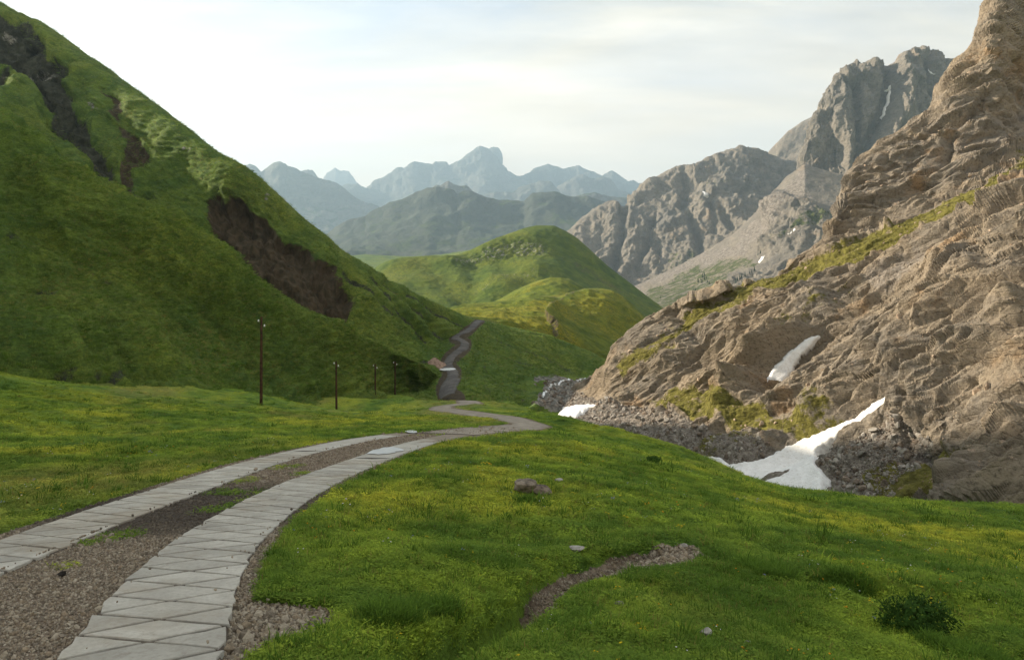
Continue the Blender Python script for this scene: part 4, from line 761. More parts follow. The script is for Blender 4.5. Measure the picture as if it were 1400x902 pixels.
BV_SPUR = bvh_of(G_SPUR)
def spur_z(x, y):
    h = BV_SPUR.ray_cast(Vector((x, y, 200)), Vector((0, 0, -1))); return max(h[0].z if h[0] else -60.0, float(smooth_ground(x, y)))
R3 = [cast_px(BV_SPUR, px, py) for px, py in ROAD3]; R3 = [(p.x, p.y) for p in R3 if p]
ribbon('road', [ROAD2[-1]] + R3[1:], 1.0, MAT_ASPH, 'dark winding road climbing the far grassy spur', spur_z, 0.10, 4.0)
# fresh concrete patches on the track and white water over the far road
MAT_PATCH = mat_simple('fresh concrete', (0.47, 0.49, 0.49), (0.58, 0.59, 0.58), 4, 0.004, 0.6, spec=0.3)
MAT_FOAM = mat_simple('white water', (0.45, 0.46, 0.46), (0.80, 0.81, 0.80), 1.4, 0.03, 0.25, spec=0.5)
def puddle(name, label, ring, zf, dz, mat):
    c = np.mean(ring, 0); V = [(c[0], c[1], 0)] + [(x, y, 0) for x, y in ring]; z = max(zf(x, y) for x, y in list(ring) + [c]); V = [(x, y, zf(x, y) + dz) for x, y, _ in V]
    m = len(ring); o = mesh_obj(name, np.array(V), [[0, 1 + k, 1 + (k + 1) % m] for k in range(m)], mat); return tag(o, label, kind='structure')
def ring_px(cx_, cy_, rx, ry, n, f, seed):
    rg = np.random.default_rng(seed); out = []
    for k in range(n):
        a = 2 * math.pi * k / n; r = 1 + 0.22 * math.sin(2 * a + seed) + rg.normal(0, 0.10); out.append(f(cx_ + rx * r * math.cos(a), cy_ + ry * r * math.sin(a)))
    return out
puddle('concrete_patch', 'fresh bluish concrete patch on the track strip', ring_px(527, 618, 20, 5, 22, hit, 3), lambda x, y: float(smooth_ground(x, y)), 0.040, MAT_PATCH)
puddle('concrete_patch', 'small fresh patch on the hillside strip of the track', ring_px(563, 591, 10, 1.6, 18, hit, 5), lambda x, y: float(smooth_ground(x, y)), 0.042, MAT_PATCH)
def hs(px, py): p = cast_px(BV_SPUR, px, py); return (p.x, p.y)
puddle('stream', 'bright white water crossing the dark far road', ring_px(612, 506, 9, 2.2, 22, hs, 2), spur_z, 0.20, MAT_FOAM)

SPX = [cast_px(BV_SPUR, *p) for p in ((800,517),(778,519),(765,524),(752,530),(744,537),(741,545))]
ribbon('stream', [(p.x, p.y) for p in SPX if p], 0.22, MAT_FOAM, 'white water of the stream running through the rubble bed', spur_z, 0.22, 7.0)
# ------------------------------------------------------------------ stones
def ico(sub):
    import bmesh
    bm = bmesh.new(); bmesh.ops.create_icosphere(bm, subdivisions=sub, radius=1.0); V = np.array([v.co[:] for v in bm.verts]); F = np.array([[v.index for v in f.verts] for f in bm.faces]); bm.free(); return V, F
def rock_shape(sub, dims, seed, planes=14, rough=0.13):
    rg = np.random.default_rng(seed); V, F = ico(sub)
    for _ in range(planes):
        n = rg.normal(size=3); n /= np.linalg.norm(n); h = rg.uniform(0.42, 0.85); e = np.maximum(0, V @ n - h); V = V - e[:, None] * n * 0.95
    V = V * (1 + rough * fbm(V * 1.7 + seed, 3))[:, None] + 0.0
    return V * np.array(dims), F
MAT_STONE = mat_simple('tan stone', (0.12, 0.10, 0.08), (0.31, 0.26, 0.20), 7, 0.02, bs=25, rand=0.2)
MAT_GREYSTONE = mat_simple('grey stone', (0.17, 0.155, 0.135), (0.33, 0.30, 0.265), 3, 0.05, bs=10, rand=0.35)
MAT_WHITESTONE = mat_simple('pale stone', (0.22, 0.205, 0.18), (0.42, 0.40, 0.36), 9, 0.01, bs=30)
def gz1(x, y): return float(ground_z(np.array([x]), np.array([y]))[0])
def boulder(label, px, py, dims, mat, seed, sink=0.35, rot=0.0, sub=3, dx=0.0, dy=0.0, dz=0.0, tilt=0.0):
    x, y = hit(px, py); V, F = rock_shape(sub, dims, seed); o = mesh_obj('boulder' if dims[0] > 0.15 else 'stone', V, F, mat, smooth=False)
    o.location = (x + dx, y + dy, gz1(x + dx, y + dy) + dims[2] * (1 - 2 * sink) + dz); o.rotation_euler = (tilt, 0, rot); tag(o, label, 'rock'); return o
boulder('rounded tan boulder lying in the meadow grass', 715, 676, (0.30, 0.24, 0.155), MAT_STONE, 5, 0.10, 0.3)
boulder('darker layered slab of rock leaning on the tan boulder', 738, 674, (0.31, 0.22, 0.15), mat_simple('layered stone', (0.075, 0.06, 0.05), (0.27, 0.215, 0.165), 9, 0.03, bs=22), 16, 0.12, -0.2, dz=0.02, tilt=0.25)
boulder('white stone beside the bare eroded channel', 788, 752, (0.105, 0.075, 0.06), MAT_WHITESTONE, 8, 0.05, 0.2)
boulder('pale grey stone among yellow flowers in the grass', 966, 872, (0.075, 0.06, 0.05), MAT_WHITESTONE, 12, 0.2, 0.7)
boulder('small dark stone near the pale grey stone', 1023, 884, (0.04, 0.035, 0.03), MAT_GREYSTONE, 13, 0.2, 0.4, sub=2)
boulder('flat dark stone in the mown grass below the channel', 848, 822, (0.06, 0.05, 0.03), MAT_GREYSTONE, 14, 0.25, 0.2, sub=2)
boulder('pale flat stone flush with the meadow behind the boulder', 765, 663, (0.10, 0.08, 0.04), MAT_WHITESTONE, 18, 0.3, 0.4, sub=2)
boulder('small white stone at the edge of the bare sand', 936, 746, (0.05, 0.04, 0.035), MAT_WHITESTONE, 22, 0.2, 0.2, sub=2)
boulder('pinkish stone lying left of the white stone', 595, 726, (0.05, 0.04, 0.03), MAT_STONE, 19, 0.3, 0.1, sub=2)
boulder('black clod on the gravel between the strips', 86, 786, (0.05, 0.045, 0.035), mat_simple('black clod', (0.02, 0.018, 0.016), (0.05, 0.045, 0.04), 12, 0.01), 23, 0.2, 0.1, sub=2)
boulder('light speckled stone in the meadow left of dark shrub patch', 917, 698, (0.05, 0.04, 0.03), MAT_WHITESTONE, 31, 0.25, 0.1, sub=2)
def heap():
    c = cast_px(BV_SPUR, 602, 503); n, m = 26, 12; V, F = [], []
    for i in range(m):
        r = i / (m - 1)
        for k in range(n):
            a = 2 * math.pi * k / n; x = 3.4 * r * math.cos(a); y = 2.3 * r * math.sin(a); h = 2.1 * (1 - r ** 1.15) - 0.4 * r
            V.append((x + 0.3 * math.sin(a * 3), y, h))
    V = np.array(V); V[:, 2] += 0.22 * fbm(V / 0.8, 3); V[:, 0] += 0.15 * fbm(V / 0.9 + 5, 2)
    G = V.reshape(m, n, 3); G = np.concatenate([G, G[:, :1]], 1); o = mesh_obj('gravel_heap', G.reshape(-1, 3), gridfaces(m, n + 1), mat_simple('heap gravel', (0.20, 0.135, 0.10), (0.36, 0.26, 0.20), 1.6, 0.05, bs=8))
    o.location = (c.x - 1.2, c.y + 0.5, c.z - 0.1); tag(o, 'pinkish gravel heap tipped beside the dark far road', 'gravel heap')
heap()

# ------------------------------------------------------------------ poles
MAT_WOOD = mat_simple('weathered pole wood', (0.030, 0.017, 0.010), (0.085, 0.045, 0.026), 3, 0.01, bs=30)
MAT_PORC = mat_simple('white porcelain', (0.72, 0.73, 0.72), (0.82, 0.82, 0.80), 5, 0, 0.25, spec=0.5)
MAT_IRON = mat_simple('dark iron', (0.03, 0.028, 0.026), (0.07, 0.05, 0.04), 20, 0, 0.6)
def lathe(prof, n=10, c=(0, 0, 0)):
    V = [(c[0] + r * math.cos(2 * math.pi * k / n), c[1] + r * math.sin(2 * math.pi * k / n), c[2] + z) for r, z in prof for k in range(n)]
    F = [[i * n + k, i * n + (k + 1) % n, (i + 1) * n + (k + 1) % n, (i + 1) * n + k] for i in range(len(prof) - 1) for k in range(n)]
    F += [list(range(n))[::-1], [(len(prof) - 1) * n + k for k in range(n)]]; return np.array(V), F
def pole(label, px, py, d, h, lean):
    x, y, _ = P(px, py, d); z = gz1(x, y); root = bpy.data.objects.new('utility_pole', None); COL.objects.link(root); root.location = (x, y, z); root.rotation_euler = (0, lean, 0); root.empty_display_size = 0.3
    V, F = lathe([(0.135, -0.5), (0.13, 0.3), (0.118, h * 0.4), (0.10, h * 0.8), (0.088, h - 0.06), (0.05, h)], 12); mesh_obj('post', V, F, MAT_WOOD, root)
    for sx, zz in ((-1, h * 0.945), (1, h * 0.89)):
        V, F = lathe([(0.012, -0.16), (0.012, 0.0)], 6, (sx * 0.25, 0, zz)); A = np.array([(0.07 * sx, -0.012, zz - 0.17), (0.262 * sx, -0.012, zz - 0.17), (0.262 * sx, 0.012, zz - 0.17), (0.07 * sx, 0.012, zz - 0.17), (0.07 * sx, -0.012, zz - 0.145), (0.262 * sx, -0.012, zz - 0.145), (0.262 * sx, 0.012, zz - 0.145), (0.07 * sx, 0.012, zz - 0.145)])
        m = len(V); F = F + [[i + m for i in f] for f in ([0, 1, 2, 3], [4, 5, 6, 7], [0, 1, 5, 4], [1, 2, 6, 5], [2, 3, 7, 6], [3, 0, 4, 7])]
        br = mesh_obj('bracket', np.vstack([V, A]), F, MAT_IRON, root, smooth=False)
        V, F = lathe([(0.05, -0.02), (0.075, 0.0), (0.06, 0.05), (0.07, 0.09), (0.045, 0.15), (0.02, 0.17)], 10, (sx * 0.25, 0, zz)); mesh_obj('insulator', V, F, MAT_PORC, br)
    tag(root, label, 'pole', 'wooden poles along the foot of the hillside')
pole('tallest brown wooden pole with two white insulators, closest to the track', 357, 555, 62, 7.5, 0.004)
pole('second wooden pole along the line from the track', 460, 560, 86, 5.7, -0.006)
pole('third thin wooden pole along the line from the track', 513, 552, 103, 5.6, 0.0)
pole('fourth and last thin pole along the line, towards the gravel heap', 540, 540, 115, 5.3, 0.006)

# ------------------------------------------------------------------ snow
MAT_SNOW = NT('old snow')
def _snow(s):
    c = s.mix(s.rng(s.noise(0.9, 5, 0.7), 0.35, 0.7), (0.74, 0.74, 0.74), (0.86, 0.86, 0.86)); c = s.mix(s.rng(s.noise(3.5, 6, 0.8), 0.50, 0.72, 0, 0.6), c, (0.42, 0.37, 0.32))
    return s.done(c, s.bump(s.noise(2.2, 5, 0.65), 0.12), 0.75)
MAT_SNOW = _snow(MAT_SNOW)
def blur(G, k):
    for ax in (0, 1):
        p = np.concatenate([np.repeat(np.take(G, [0], ax), k, ax), G, np.repeat(np.take(G, [-1], ax), k, ax)], ax); c = np.cumsum(p, ax); n = G.shape[ax]
        c = np.concatenate([np.zeros_like(np.take(c, [0], ax)), c], ax); G = (np.take(c, np.arange(2 * k + 1, 2 * k + 1 + n), ax) - np.take(c, np.arange(n), ax)) / (2 * k + 1)
    return G
def snow(G, poly, thick, label, k=4, feather=5, bury=0.3, lump=0.3):
    px, py = proj(G); x0, x1 = min(p[0] for p in poly) - 15, max(p[0] for p in poly) + 15; y0, y1 = min(p[1] for p in poly) - 15, max(p[1] for p in poly) + 15
    m = (px > x0) & (px < x1) & (py > y0) & (py < y1); r = np.where(m.any(1))[0]; c = np.where(m.any(0))[0]; S = blur(G, k)[r[0]:r[-1] + 1, c[0]:c[-1] + 1]; S5 = blur(G, max(2, k // 2))[r[0]:r[-1] + 1, c[0]:c[-1] + 1]
    n = face_up(S); S = S + n * np.maximum(((S5 - S) * n).sum(-1), 0)[..., None]; spx, spy = proj(S); jx = spx + feather * 0.7 * fbm(np.stack([spx / 9, spy / 9, spx * 0], -1), 3); jy = spy + feather * 0.6 * fbm(np.stack([spx / 9, spy / 9, spx * 0 + 4], -1), 3)
    d, _, _ = linedist(jx, jy, list(poly) + [poly[0]]); sd = np.where(inpoly(jx, jy, poly), d, -d); prof = np.clip(sd / feather, -1, 1)
    off = np.where(prof > 0, thick * np.sqrt(np.clip(prof, 0, 1)), bury * prof * 3) - bury * 0.15 + thick * lump * fbm(S / (thick * 5), 3) * (prof > 0)
    V = S + n * off[..., None]; F = gridfaces(*V.shape[:2])[:, ::-1]; keep = (sd.ravel()[F] > -feather).all(1)
    F = F[keep]; lab = np.arange(V.shape[0] * V.shape[1])
    while True:
        mn = lab[F].min(1); l2 = lab.copy(); np.minimum.at(l2, F.ravel(), np.repeat(mn, 4)); l2 = l2[l2]
        if (l2 == lab).all(): break
        lab = l2
    u, cnt = np.unique(lab[F[:, 0]], return_counts=True); F = F[lab[F[:, 0]] == u[cnt.argmax()]]; used = np.unique(F); re = np.zeros(V.shape[0] * V.shape[1], int); re[used] = np.arange(len(used)); F = re[F]
    o = mesh_obj('snow_patch', V.reshape(-1, 3)[used], F, MAT_SNOW); tag(o, label, 'snow'); return o
SNOW_A = [(925,628),(985,626),(1000,637),(1040,630),(1090,604),(1130,588),(1170,570),(1210,543),(1234,526),(1252,512),(1242,536),(1217,560),(1182,584),(1145,604),(1122,617),(1120,640),(1134,655),(1128,690),(1000,676),(940,655)]
SNOW_B = [(1046,521),(1064,496),(1085,477),(1104,462),(1120,458),(1110,472),(1096,485),(1082,508),(1070,523)]
SNOW_C = [(742,562),(760,557),(790,554),(820,552),(802,561),(788,572),(755,574)]
snow(G_ROCK, SNOW_A, 0.65, 'long tongue of snow running down the gully to the meadow edge', 22, 4, 0.3, 0.15)
snow(G_ROCK, SNOW_B, 0.25, 'small tapering snow patch high in the rock gully', 13, 3, 0.3, 0.15)
snow(G_ROCK, SNOW_C, 0.30, 'low white snow patch beside the stream bed', 10, 3, 0.3, 0.12)
snow(G_TALUS, [(1076,318),(1087,311),(1088,314),(1078,320)], 1.2, 'tiny snow scrap on the ledge below the tower', 2, 2, 2)
snow(G_TALUS, [(1036,358),(1041,351),(1046,349),(1043,355),(1038,360)], 1.2, 'small far snow scrap above the green talus slope', 2, 2, 2)
snow(G_RIDGE2, [(959,261),(968,265),(969,270),(962,269)], 5, 'speck of snow high on the rounded grey ridge', 2, 2, 3)
snow(G_TOWER, [(1215,118),(1220,116),(1217,135),(1211,152),(1205,165),(1203,162),(1210,145),(1213,130)], 3, 'thin icy streak in the gully of the rock tower', 2, 2, 3)
snow(G_TOWER, [(1266,88),(1271,96),(1275,102),(1271,102)], 3, 'short snow sliver near the top of the rock tower', 2, 2, 3)

# ------------------------------------------------------------------ instanced ground cover (nobody could count it)
def scatter(name, pts, rot, scl, idx, sources, label, kind='stuff'):
    coll = bpy.data.collections.new(name + ' shapes')
    for o in sources: coll.objects.link(o)
    me = bpy.data.meshes.new(name); me.vertices.add(len(pts)); me.vertices.foreach_set('co', np.ascontiguousarray(pts, np.float32).ravel())
    for nm, ty, dat, key in (('rot', 'FLOAT_VECTOR', rot, 'vector'), ('scl', 'FLOAT_VECTOR', scl, 'vector'), ('idx', 'INT', idx, 'value')):
        at = me.attributes.new(nm, ty, 'POINT'); at.data.foreach_set(key, np.ascontiguousarray(dat, np.int32 if ty == 'INT' else np.float32).ravel())
    ob = bpy.data.objects.new(name, me); COL.objects.link(ob); tag(ob, label, kind=kind)
    ng = bpy.data.node_groups.new(name + ' scatter', 'GeometryNodeTree'); ng.interface.new_socket('Geometry', in_out='INPUT', socket_type='NodeSocketGeometry'); ng.interface.new_socket('Geometry', in_out='OUTPUT', socket_type='NodeSocketGeometry')
    N = ng.nodes.new; L = ng.links.new; gi = N('NodeGroupInput'); go = N('NodeGroupOutput'); ip = N('GeometryNodeInstanceOnPoints'); ci = N('GeometryNodeCollectionInfo')
    ci.inputs['Collection'].default_value = coll; ci.inputs['Separate Children'].default_value = True; ci.inputs['Reset Children'].default_value = True; ip.inputs['Pick Instance'].default_value = True
    def na(nm, ty): n = N('GeometryNodeInputNamedAttribute'); n.data_type = ty; n.inputs['Name'].default_value = nm; return n.outputs['Attribute']
    er = N('FunctionNodeEulerToRotation'); L(na('rot', 'FLOAT_VECTOR'), er.inputs[0]); L(gi.outputs[0], ip.inputs['Points']); L(ci.outputs[0], ip.inputs['Instance']); L(na('idx', 'INT'), ip.inputs['Instance Index'])
    L(er.outputs[0], ip.inputs['Rotation']); L(na('scl', 'FLOAT_VECTOR'), ip.inputs['Scale']); L(ip.outputs[0], go.inputs[0])
    mo = ob.modifiers.new('scatter', 'NODES'); mo.node_group = ng
    return ob
def tuft(name, mat, n, h, spread, width, seed, curl=0.5):
    rg = np.random.default_rng(seed); V, F = [], []
    for _ in range(n):
        a = rg.uniform(0, 2 * math.pi); r = spread * math.sqrt(rg.uniform()); bx, by = r * math.cos(a), r * math.sin(a); hh = h * rg.uniform(0.5, 1.15); la = a + rg.normal(0, 0.8); lean = curl * hh * rg.uniform(0.3, 1.2); wv = width * rg.uniform(0.6, 1.2)
        tx, ty = -math.sin(la), math.cos(la); m = len(V)
        for u, ww in ((0, 1.0), (0.55, 0.75)):
            cx_, cy_ = bx + math.cos(la) * lean * u * u, by + math.sin(la) * lean * u * u; V += [(cx_ - tx * wv * ww, cy_ - ty * wv * ww, hh * u), (cx_ + tx * wv * ww, cy_ + ty * wv * ww, hh * u)]
        V.append((bx + math.cos(la) * lean, by + math.sin(la) * lean, hh * (1 - 0.25 * curl))); F += [[m, m + 1, m + 3, m + 2], [m + 2, m + 3, m + 4]]
    return mesh_obj(name, np.array(V), F, mat, smooth=False, link=False)
def herb(name, mat, n, h, spread, leaf, seed):
    rg = np.random.default_rng(seed); V, F = [], []
    for _ in range(n):
        a = rg.uniform(0, 2 * math.pi); r = spread * math.sqrt(rg.uniform()); z = h * rg.uniform(0.25, 1.0); l = leaf * rg.uniform(0.6, 1.3); b = rg.uniform(0, 2 * math.pi); tl = rg.uniform(-0.5, 0.5)
        c = np.array((r * math.cos(a), r * math.sin(a), z)); u = np.array((math.cos(b), math.sin(b), tl)); v = np.array((-math.sin(b), math.cos(b), rg.uniform(-0.3, 0.3))); m = len(V)
        V += [tuple(c - u * l), tuple(c - v * l * 0.5), tuple(c + u * l), tuple(c + v * l * 0.5)]; F.append([m, m + 1, m + 2, m + 3])
    return mesh_obj(name, np.array(V), F, mat, smooth=False, link=False)
def flower(name, mat, h, r, n, seed):
    rg = np.random.default_rng(seed); V, F = [], []
    for _ in range(n):
        bx, by = rg.normal(0, 0.035, 2); hh = h * rg.uniform(0.7, 1.2); m = len(V); k = 6
        V.append((bx, by, hh + r * 0.25)); V += [(bx + r * math.cos(2 * math.pi * i / k), by + r * math.sin(2 * math.pi * i / k), hh + rg.normal(0, r * 0.15)) for i in range(k)]; V.append((bx, by, hh - r * 0.5))
        F += [[m, m + 1 + i, m + 1 + (i + 1) % k] for i in range(k)] + [[m + k + 1, m + 1 + (i + 1) % k, m + 1 + i] for i in range(k)]
    return mesh_obj(name, np.array(V), F, mat, smooth=False, link=False)
ML = mat_leaf('meadow blades', 0, (2.6, 2.55, 3.2)); ML2 = mat_leaf('herb leaves', 0, (2.9, 2.8, 3.4)); MLD = mat_leaf('dark blades', 0, fixed=(0.075, 0.140, 0.018)); MLH = mat_leaf('hill blades', 0, fixed=(0.130, 0.190, 0.046)); MLY = mat_leaf('dry blades', 0, fixed=(0.22, 0.19, 0.06))
MF = [mat_simple('yellow petals', (0.45, 0.32, 0.015), (0.6, 0.45, 0.02), 5, 0), mat_simple('orange petals', (0.62, 0.22, 0.01), (0.7, 0.33, 0.02), 5, 0), mat_simple('white petals', (0.6, 0.6, 0.58), (0.7, 0.7, 0.68), 5, 0), mat_simple('blue petals', (0.16, 0.18, 0.42), (0.25, 0.28, 0.5), 5, 0)]
def sample_ground(n, d0, d1, power=1.0, seed=0, amax=40):
    rg = np.random.default_rng(seed); a = np.radians(rg.uniform(-amax, amax, n)); u = rg.uniform(size=n); d = (d0 ** power + u * (d1 ** power - d0 ** power)) ** (1 / power)
    x = np.sin(a) * d; y = np.cos(a) * d; return x, y, rg
DARKSPOTS = [hit(*p) + (r,) for p, r in (((545,856), .28), ((610,838), .25), ((690,828), .25), ((830,752), .2), ((722,688), .2), ((1160,800), .3), ((1050,785), .3), ((1320,885), .35))]
def cover(name, zones, sources, weights, label, seed, keep_dirt=0.35, flowers=False):
    Ps, Rs, Ss, Is = [], [], [], []
    for zi, (n, d0, d1, pw, sc0, sc1) in enumerate(zones):
        x, y, rg = sample_ground(n, d0, d1, pw, seed + zi); m = ground_masks(x, y); road, flat, bare, dl, dr, d2 = m
        dirt = np.maximum(road, bare); dd, _, td = linedist(x, y, DITCH); ok = (dirt + rg.normal(0, 0.12, n) < keep_dirt) & (dd > 0.17 + 0.06 * rg.uniform(size=n)) & (dl > 0.52) & (dr > 0.50)
        mid = ((dl + dr) < 2.2) & (np.minimum(dl, dr) > 0.5) & (perlin(np.stack([x * 0.9, y * 0.9, x * 0], -1)) > 0.22) & (rg.uniform(size=n) < 0.6) & (not flowers); ok |= mid
        if flowers: ok &= perlin(np.stack([x * 0.35, y * 0.35, x * 0 + 5], -1)) + rg.normal(0, 0.2, n) > 0.05
        z = ground_z(x, y, True, m); s = np.where(rg.uniform(size=n) < 0.12, 1.5, 1.0) * rg.uniform(sc0, sc1, n)
        lush = np.zeros(n)
        for cx_, cy_, r in DARKSPOTS: lush = np.maximum(lush, np.exp(-((x - cx_) ** 2 + (y - cy_) ** 2) / r ** 2))
        lush = lush * sstep(0.2, 0.5, dd)
        hvar = 0.75 + 0.6 * np.clip(0.5 + perlin(np.stack([x * 0.8, y * 0.8, x * 0 + 2], -1)), 0, 1)
        idx = rg.choice(len(sources), n, p=weights)
        if not flowers:
            idx = np.where((lush > 0.45) & (rg.uniform(size=n) < 0.75), len(sources) - 1, idx)
            hb = perlin(np.stack([x * 0.5, y * 0.5, x * 0 + 8], -1)); idx = np.where((hb > 0.15) & (rg.uniform(size=n) < 0.5) & (lush < 0.4), 3, idx)
        sv = np.stack([s, s, s * (1 if flowers else hvar) * (1 + 0.5 * lush) * np.where(mid, 0.5, 1) * s ** -0.45], -1)
        P3 = np.stack([x, y, z - 0.01], -1)[ok]; Ps.append(P3); Ss.append(sv[ok]); Is.append(idx[ok]); Rs.append(np.stack([rg.normal(0, 0.12, n), rg.normal(0, 0.12, n), rg.uniform(0, 6.28, n)], -1)[ok])
    return scatter(name, np.vstack(Ps), np.vstack(Rs), np.vstack(Ss), np.concatenate(Is), sources, label)
SRC = [tuft('a_blades', ML, 22, 0.042, 0.06, 0.0032, 1, 0.9), tuft('b_blades', ML, 16, 0.055, 0.055, 0.0030, 2, 1.1), tuft('c_blades', MLY, 9, 0.065, 0.05, 0.0022, 3, 0.5), herb('d_herb', ML2, 26, 0.035, 0.065, 0.010, 4), herb('e_herb', ML2, 18, 0.03, 0.055, 0.013, 5), tuft('f_blades', MLD, 30, 0.10, 0.07, 0.0034, 6, 0.9)]
cover('grass', [(62000, 3.4, 10, 1.6, 0.8, 1.25), (70000, 9, 24, 1.5, 1.2, 1.9), (56000, 22, 62, 1.5, 2.0, 3.4), (22000, 55, 125, 1.5, 3.2, 5.0)], SRC, [0.30, 0.22, 0.05, 0.23, 0.17, 0.03], 'short meadow grass and low herbs covering the valley floor', 100)
FSRC = [flower('a_bloom', MF[0], 0.07, 0.013, 3, 1), flower('b_bloom', MF[1], 0.08, 0.015, 2, 2), flower('c_bloom', MF[2], 0.065, 0.011, 3, 3), flower('d_bloom', MF[3], 0.07, 0.010, 3, 4)]
cover('meadow_flowers', [(700, 3.6, 10, 1.6, 0.4, 0.65), (2200, 9, 26, 1.5, 0.6, 1.1)], FSRC, [0.62, 0.12, 0.18, 0.08], 'scattered yellow, orange and white meadow flowers', 300, flowers=True)
# gravel between the strips, along their edges and on the bare patches
def mat_pebble(name, a, b):
    s = NT(name); c = s.mix(s.rng(s.noise(30, 4, 0.6), 0.35, 0.65), a, b)
    return s.done(s.mix(s.near((DAMP[0], DAMP[1], float(smooth_ground(*DAMP))), 1.3, 3.0, 0.8, 0.0, 3.0), c, (0.065, 0.055, 0.046)))
PEB = [mesh_obj('pebble_%s' % 'abcdef'[k], *rock_shape(1, (1, 0.8, 0.6), 40 + k, 5), [mat_pebble('gravel %d' % k, *c) for c in [((0.19, 0.15, 0.105), (0.33, 0.265, 0.19)), ((0.13, 0.108, 0.082), (0.24, 0.20, 0.155)), ((0.28, 0.24, 0.18), (0.40, 0.345, 0.27))]][k % 3], smooth=False, link=False) for k in range(6)]
def gravel():
    Ps, Rs, Ss, Is = [], [], [], []
    for n, d0, d1, s0, s1, sd in [(46000, 3.6, 10, 0.007, 0.018, 1), (30000, 9, 24, 0.012, 0.026, 2), (9000, 22, 45, 0.02, 0.045, 3)]:
        x, y, rg = sample_ground(n * 3, d0, d1, 1.5, 500 + sd, 40); m = ground_masks(x, y); road, flat, bare, dl, dr, d2 = m; dd, _, td = linedist(x, y, DITCH)
        ok = (np.maximum.reduce([road, bare, sstep(0.25, 0.1, dd) * (td > 0.45)]) + rg.normal(0, 0.13, len(x)) > 0.55) & (dl > 0.46) & (dr > 0.47); ok |= (np.minimum(dl, dr) < 0.5) & (rg.uniform(size=len(x)) < 0.005) & (np.minimum(dl, dr) > 0.3)
        on = np.minimum(dl, dr) < 0.47; z = ground_z(x, y, True, m) + np.where(on, 0.06, 0.0); s = rg.uniform(s0, s1, len(x)) * np.where(rg.uniform(size=len(x)) < 0.03, 2.2, 1) * (1 + 0.7 * (bare > 0.3))
        k = len(x); Ps.append(np.stack([x, y, z + s * 0.2], -1)[ok]); Ss.append(np.stack([s] * 3, -1)[ok]); Is.append(rg.integers(0, 6, k)[ok]); Rs.append(rg.uniform(0, 6.28, (k, 3))[ok])
    scatter('gravel', np.vstack(Ps), np.vstack(Rs), np.vstack(Ss), np.concatenate(Is), PEB, 'loose brown gravel between and beside the concrete strips')
gravel()
# rubble on the scree and in the stream bed
def rubble():
    rg = np.random.default_rng(77); px, py = proj(G_ROCK); n_ = face_up(G_ROCK); ok = np.where(((R_SCREE > 0.4) & (py < 700) & ~inpoly(px, py, SNOW_A) & ~inpoly(px, py, SNOW_B) & ~inpoly(px, py, SNOW_C)).ravel())[0]; d = G_ROCK[..., 1].ravel()[ok]; w_ = d ** -0.2; w_ /= w_.sum()
    k = rg.choice(ok, 26000, p=w_); p = G_ROCK.reshape(-1, 3)[k] + rg.normal(0, 0.12, (26000, 3)) * (1, 1, 0); s = 0.04 + 0.055 * rg.pareto(2.3, 26000); s = np.minimum(s, 0.5)
    mats = [MAT_GREYSTONE, mat_simple('brown rubble', (0.11, 0.085, 0.068), (0.26, 0.21, 0.165), 3, 0.04, bs=10, rand=0.3), mat_simple('pale rubble', (0.27, 0.25, 0.22), (0.40, 0.37, 0.33), 3, 0.04, bs=10, rand=0.25)]
    src = [mesh_obj('rubble_%s' % 'abcdef'[i], *rock_shape(2, (1, 0.75, 0.6), 60 + i, 8), mats[i % 3], smooth=False, link=False) for i in range(6)]
    P2, S2 = [p], [s]
    gp, gq = proj(G_SPUR); gj = gp + 26 * fbm(np.stack([gq / 9, gp / 30, gp * 0], -1), 3); o2 = np.where(polymask(gj, gq, [(738,524),(765,517),(825,520),(870,535),(860,556),(750,556),(736,540)], 4).ravel() > 0.5)[0]; k2 = rg.choice(o2, 1500); P2.append(G_SPUR.reshape(-1, 3)[k2] + rg.normal(0, 0.15, (1500, 3)) * (1, 1, 0)); S2.append(rg.uniform(0.10, 0.7, 1500) ** 1.3)
    p = np.vstack(P2); s = np.concatenate(S2); m = len(s)
    scatter('rubble', p, rg.uniform(0, 6.28, (m, 3)), np.stack([s] * 3, -1), rg.integers(0, 6, m), src, 'grey rubble over the scree and stream bed')
    # blocks fallen over the rock slope
    ok = np.where(((R_SCREE < 0.3) & (py < 690) & (px < 1440) & (n_[..., 2] > 0.55)).ravel())[0]; k = rg.choice(ok, 5000); p = G_ROCK.reshape(-1, 3)[k]; s = np.minimum(0.05 + 0.06 * rg.pareto(2.4, 5000), 0.5)
    mt = mat_simple('tan blocks', (0.22, 0.165, 0.12), (0.42, 0.33, 0.245), 2, 0.05, bs=9, rand=0.25)
    src2 = [mesh_obj('block_%s' % 'abcd'[i], *rock_shape(2, (1, 0.75, 0.65), 80 + i, 9), mt, smooth=False, link=False) for i in range(4)]
    scatter('fallen_blocks', p, rg.uniform(0, 6.28, (5000, 3)), np.stack([s] * 3, -1), rg.integers(0, 4, 5000), src2, 'loose tan blocks littering the sunlit rock slope')
rubble()
